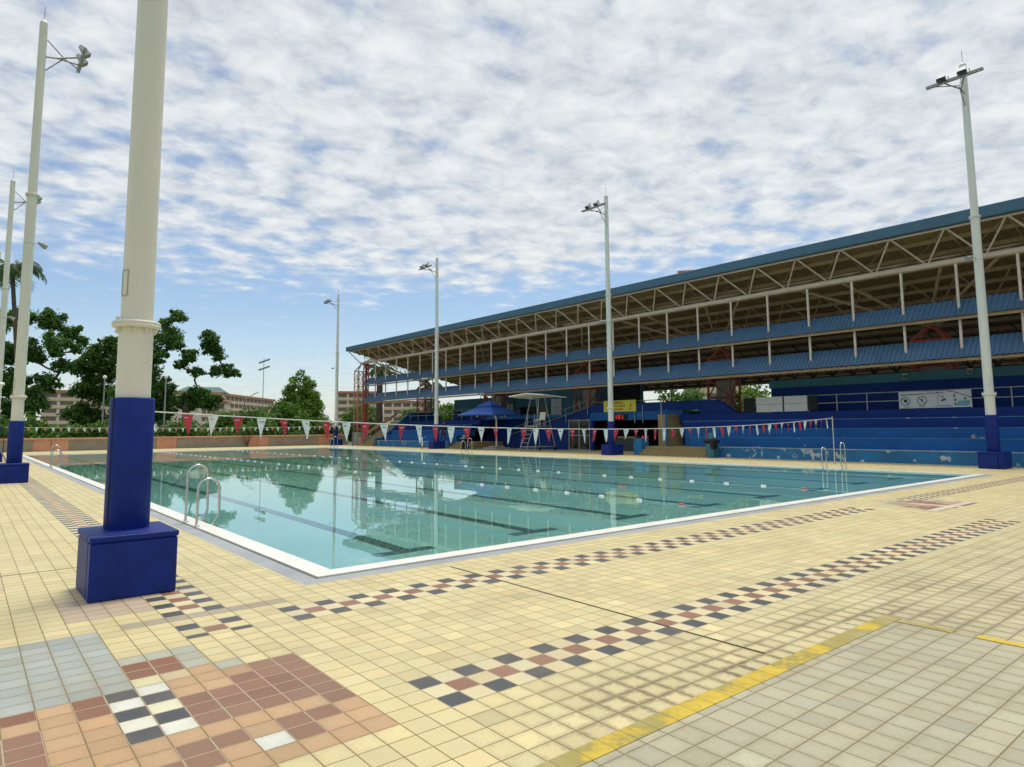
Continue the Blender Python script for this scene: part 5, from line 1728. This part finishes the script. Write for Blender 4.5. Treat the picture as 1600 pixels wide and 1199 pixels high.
flats((57.0, 222.7), (97.5, 273.0), 13.2, 1.0, 5, 'long pale block of flats with a green roofed top, behind the spreading tree', 14, None)
flats((52.0, 238.0), (66.5, 231.0), 10.5, 1.0, 3, 'pale block with a green hipped roof peeping above the long flats', 12, (0.5, 15.0, 15.6))
flats((108.5, 236.5), (122.0, 230.0), 15.2, 2.0, 5, 'pale block of flats left of and behind the lattice tower')
flats((123.5, 228.5), (142.0, 218.0), 11.6, 1.0, 4, 'pale pink block of flats seen through the end of the stand')
flats((121.5, 89.0), (128.5, 78.0), 35.3, 3.0, 11, 'tall pale block whose roof just peeps above the stand roof')

# ------------------------------------------------------------------ person
def person():
    root = thing('person', 'person in dark clothes walking along the lowest bleacher step left of the parasol', 'person', (31.45, 47.6, 0.55))
    bm_pts = {
        'pelvis': (0, 0, 0.92, .13), 'waist': (0, 0, 1.08, .12), 'chest': (0.02, 0, 1.28, .145), 'neckb': (0.02, 0, 1.44, .08), 'neck': (0.03, 0, 1.50, .055), 'head': (0.05, 0, 1.60, .095), 'crown': (0.04, 0, 1.69, .075),
        'hipL': (0, .09, .88, .09), 'kneeL': (0.03, .28, .48, .062), 'ankL': (-0.02, .42, .09, .042), 'toeL': (-0.05, .56, .04, .035),
        'hipR': (0, -.09, .88, .09), 'kneeR': (0.02, -.16, .47, .062), 'ankR': (0.0, -.36, .08, .042), 'toeR': (-0.03, -.24, .035, .035),
        'shL': (0.02, .18, 1.40, .06), 'elL': (0.0, .27, 1.13, .045), 'wrL': (-0.06, .34, .90, .032), 'paL': (-0.08, .36, .82, .033),
        'shR': (0.02, -.18, 1.40, .06), 'elR': (0.0, -.27, 1.14, .045), 'wrR': (-0.05, -.22, .90, .032), 'paR': (-0.06, -.2, .82, .033)}
    for side, s in (('L', 1), ('R', -1)):
        px_, py_, pz_, _ = bm_pts['pa' + side]
        for i, dx in enumerate((-0.03, -0.01, 0.01, 0.03)):
            bm_pts['f%d%s' % (i, side)] = (px_ + dx, py_ + 0.01 * s, pz_ - 0.06, .009)
            bm_pts['g%d%s' % (i, side)] = (px_ + dx, py_ - 0.005 * s, pz_ - (0.10, .115, .11, .09)[i], .008)
        bm_pts['t' + side] = (px_ - 0.05, py_, pz_ - 0.02, .010)
    names = list(bm_pts)
    ed = [('pelvis', 'waist'), ('waist', 'chest'), ('chest', 'neckb'), ('neckb', 'neck'), ('neck', 'head'), ('head', 'crown')]
    for s in 'LR':
        ed += [('pelvis', 'hip' + s), ('hip' + s, 'knee' + s), ('knee' + s, 'ank' + s), ('ank' + s, 'toe' + s), ('neckb', 'sh' + s), ('sh' + s, 'el' + s), ('el' + s, 'wr' + s), ('wr' + s, 'pa' + s), ('pa' + s, 't' + s)]
        for i in range(4): ed += [('pa' + s, 'f%d%s' % (i, s)), ('f%d%s' % (i, s), 'g%d%s' % (i, s))]
    me = bpy.data.meshes.new('body')
    me.from_pydata([bm_pts[n][:3] for n in names], [(names.index(a), names.index(b)) for a, b in ed], [])
    o = bpy.data.objects.new('body', me); COL.objects.link(o)
    sk = o.modifiers.new('skin', 'SKIN')
    for i, n in enumerate(names):
        me.skin_vertices[0].data[i].radius = (bm_pts[n][3], bm_pts[n][3])
        me.skin_vertices[0].data[i].use_root = (n == 'pelvis')
    sub = o.modifiers.new('sub', 'SUBSURF'); sub.levels = 2; sub.render_levels = 2
    dg = bpy.context.evaluated_depsgraph_get()
    ev = o.evaluated_get(dg)
    nm = bpy.data.meshes.new_from_object(ev)
    o.modifiers.clear(); o.data = nm; nm.name = 'body'
    nm.materials.clear(); nm.materials.append(MT['clothdark']); nm.materials.append(MT['skin'])
    for p in nm.polygons:
        c = p.center
        p.material_index = 1 if (c.z > 1.47 or (c.z < 0.93 and abs(c.x + 0.07) < 0.09 and c.z > 0.69 and abs(c.y) > 0.15 and c.x < -0.03)) else 0
        p.use_smooth = True
    o.parent = root
    m = MB(); m.lathe([(0.095, 1.60), (0.102, 1.66), (0.085, 1.72), (0.04, 1.755), (0.0, 1.76)], (0.055, 0), 14); m.build('hair', MT['hair'], root, True)
    m = MB()
    for s in (-1, 1):
        m.lathe([(0.0, 1.588), (0.011, 1.594), (0.0, 1.604)], (-0.052, 0.033 * s), 8)
    m.lathe([(0.014, 1.545), (0.012, 1.56), (0.004, 1.585)], (-0.062, 0.0), 8)
    m.build('face', MT['skin'], root, True)
person()
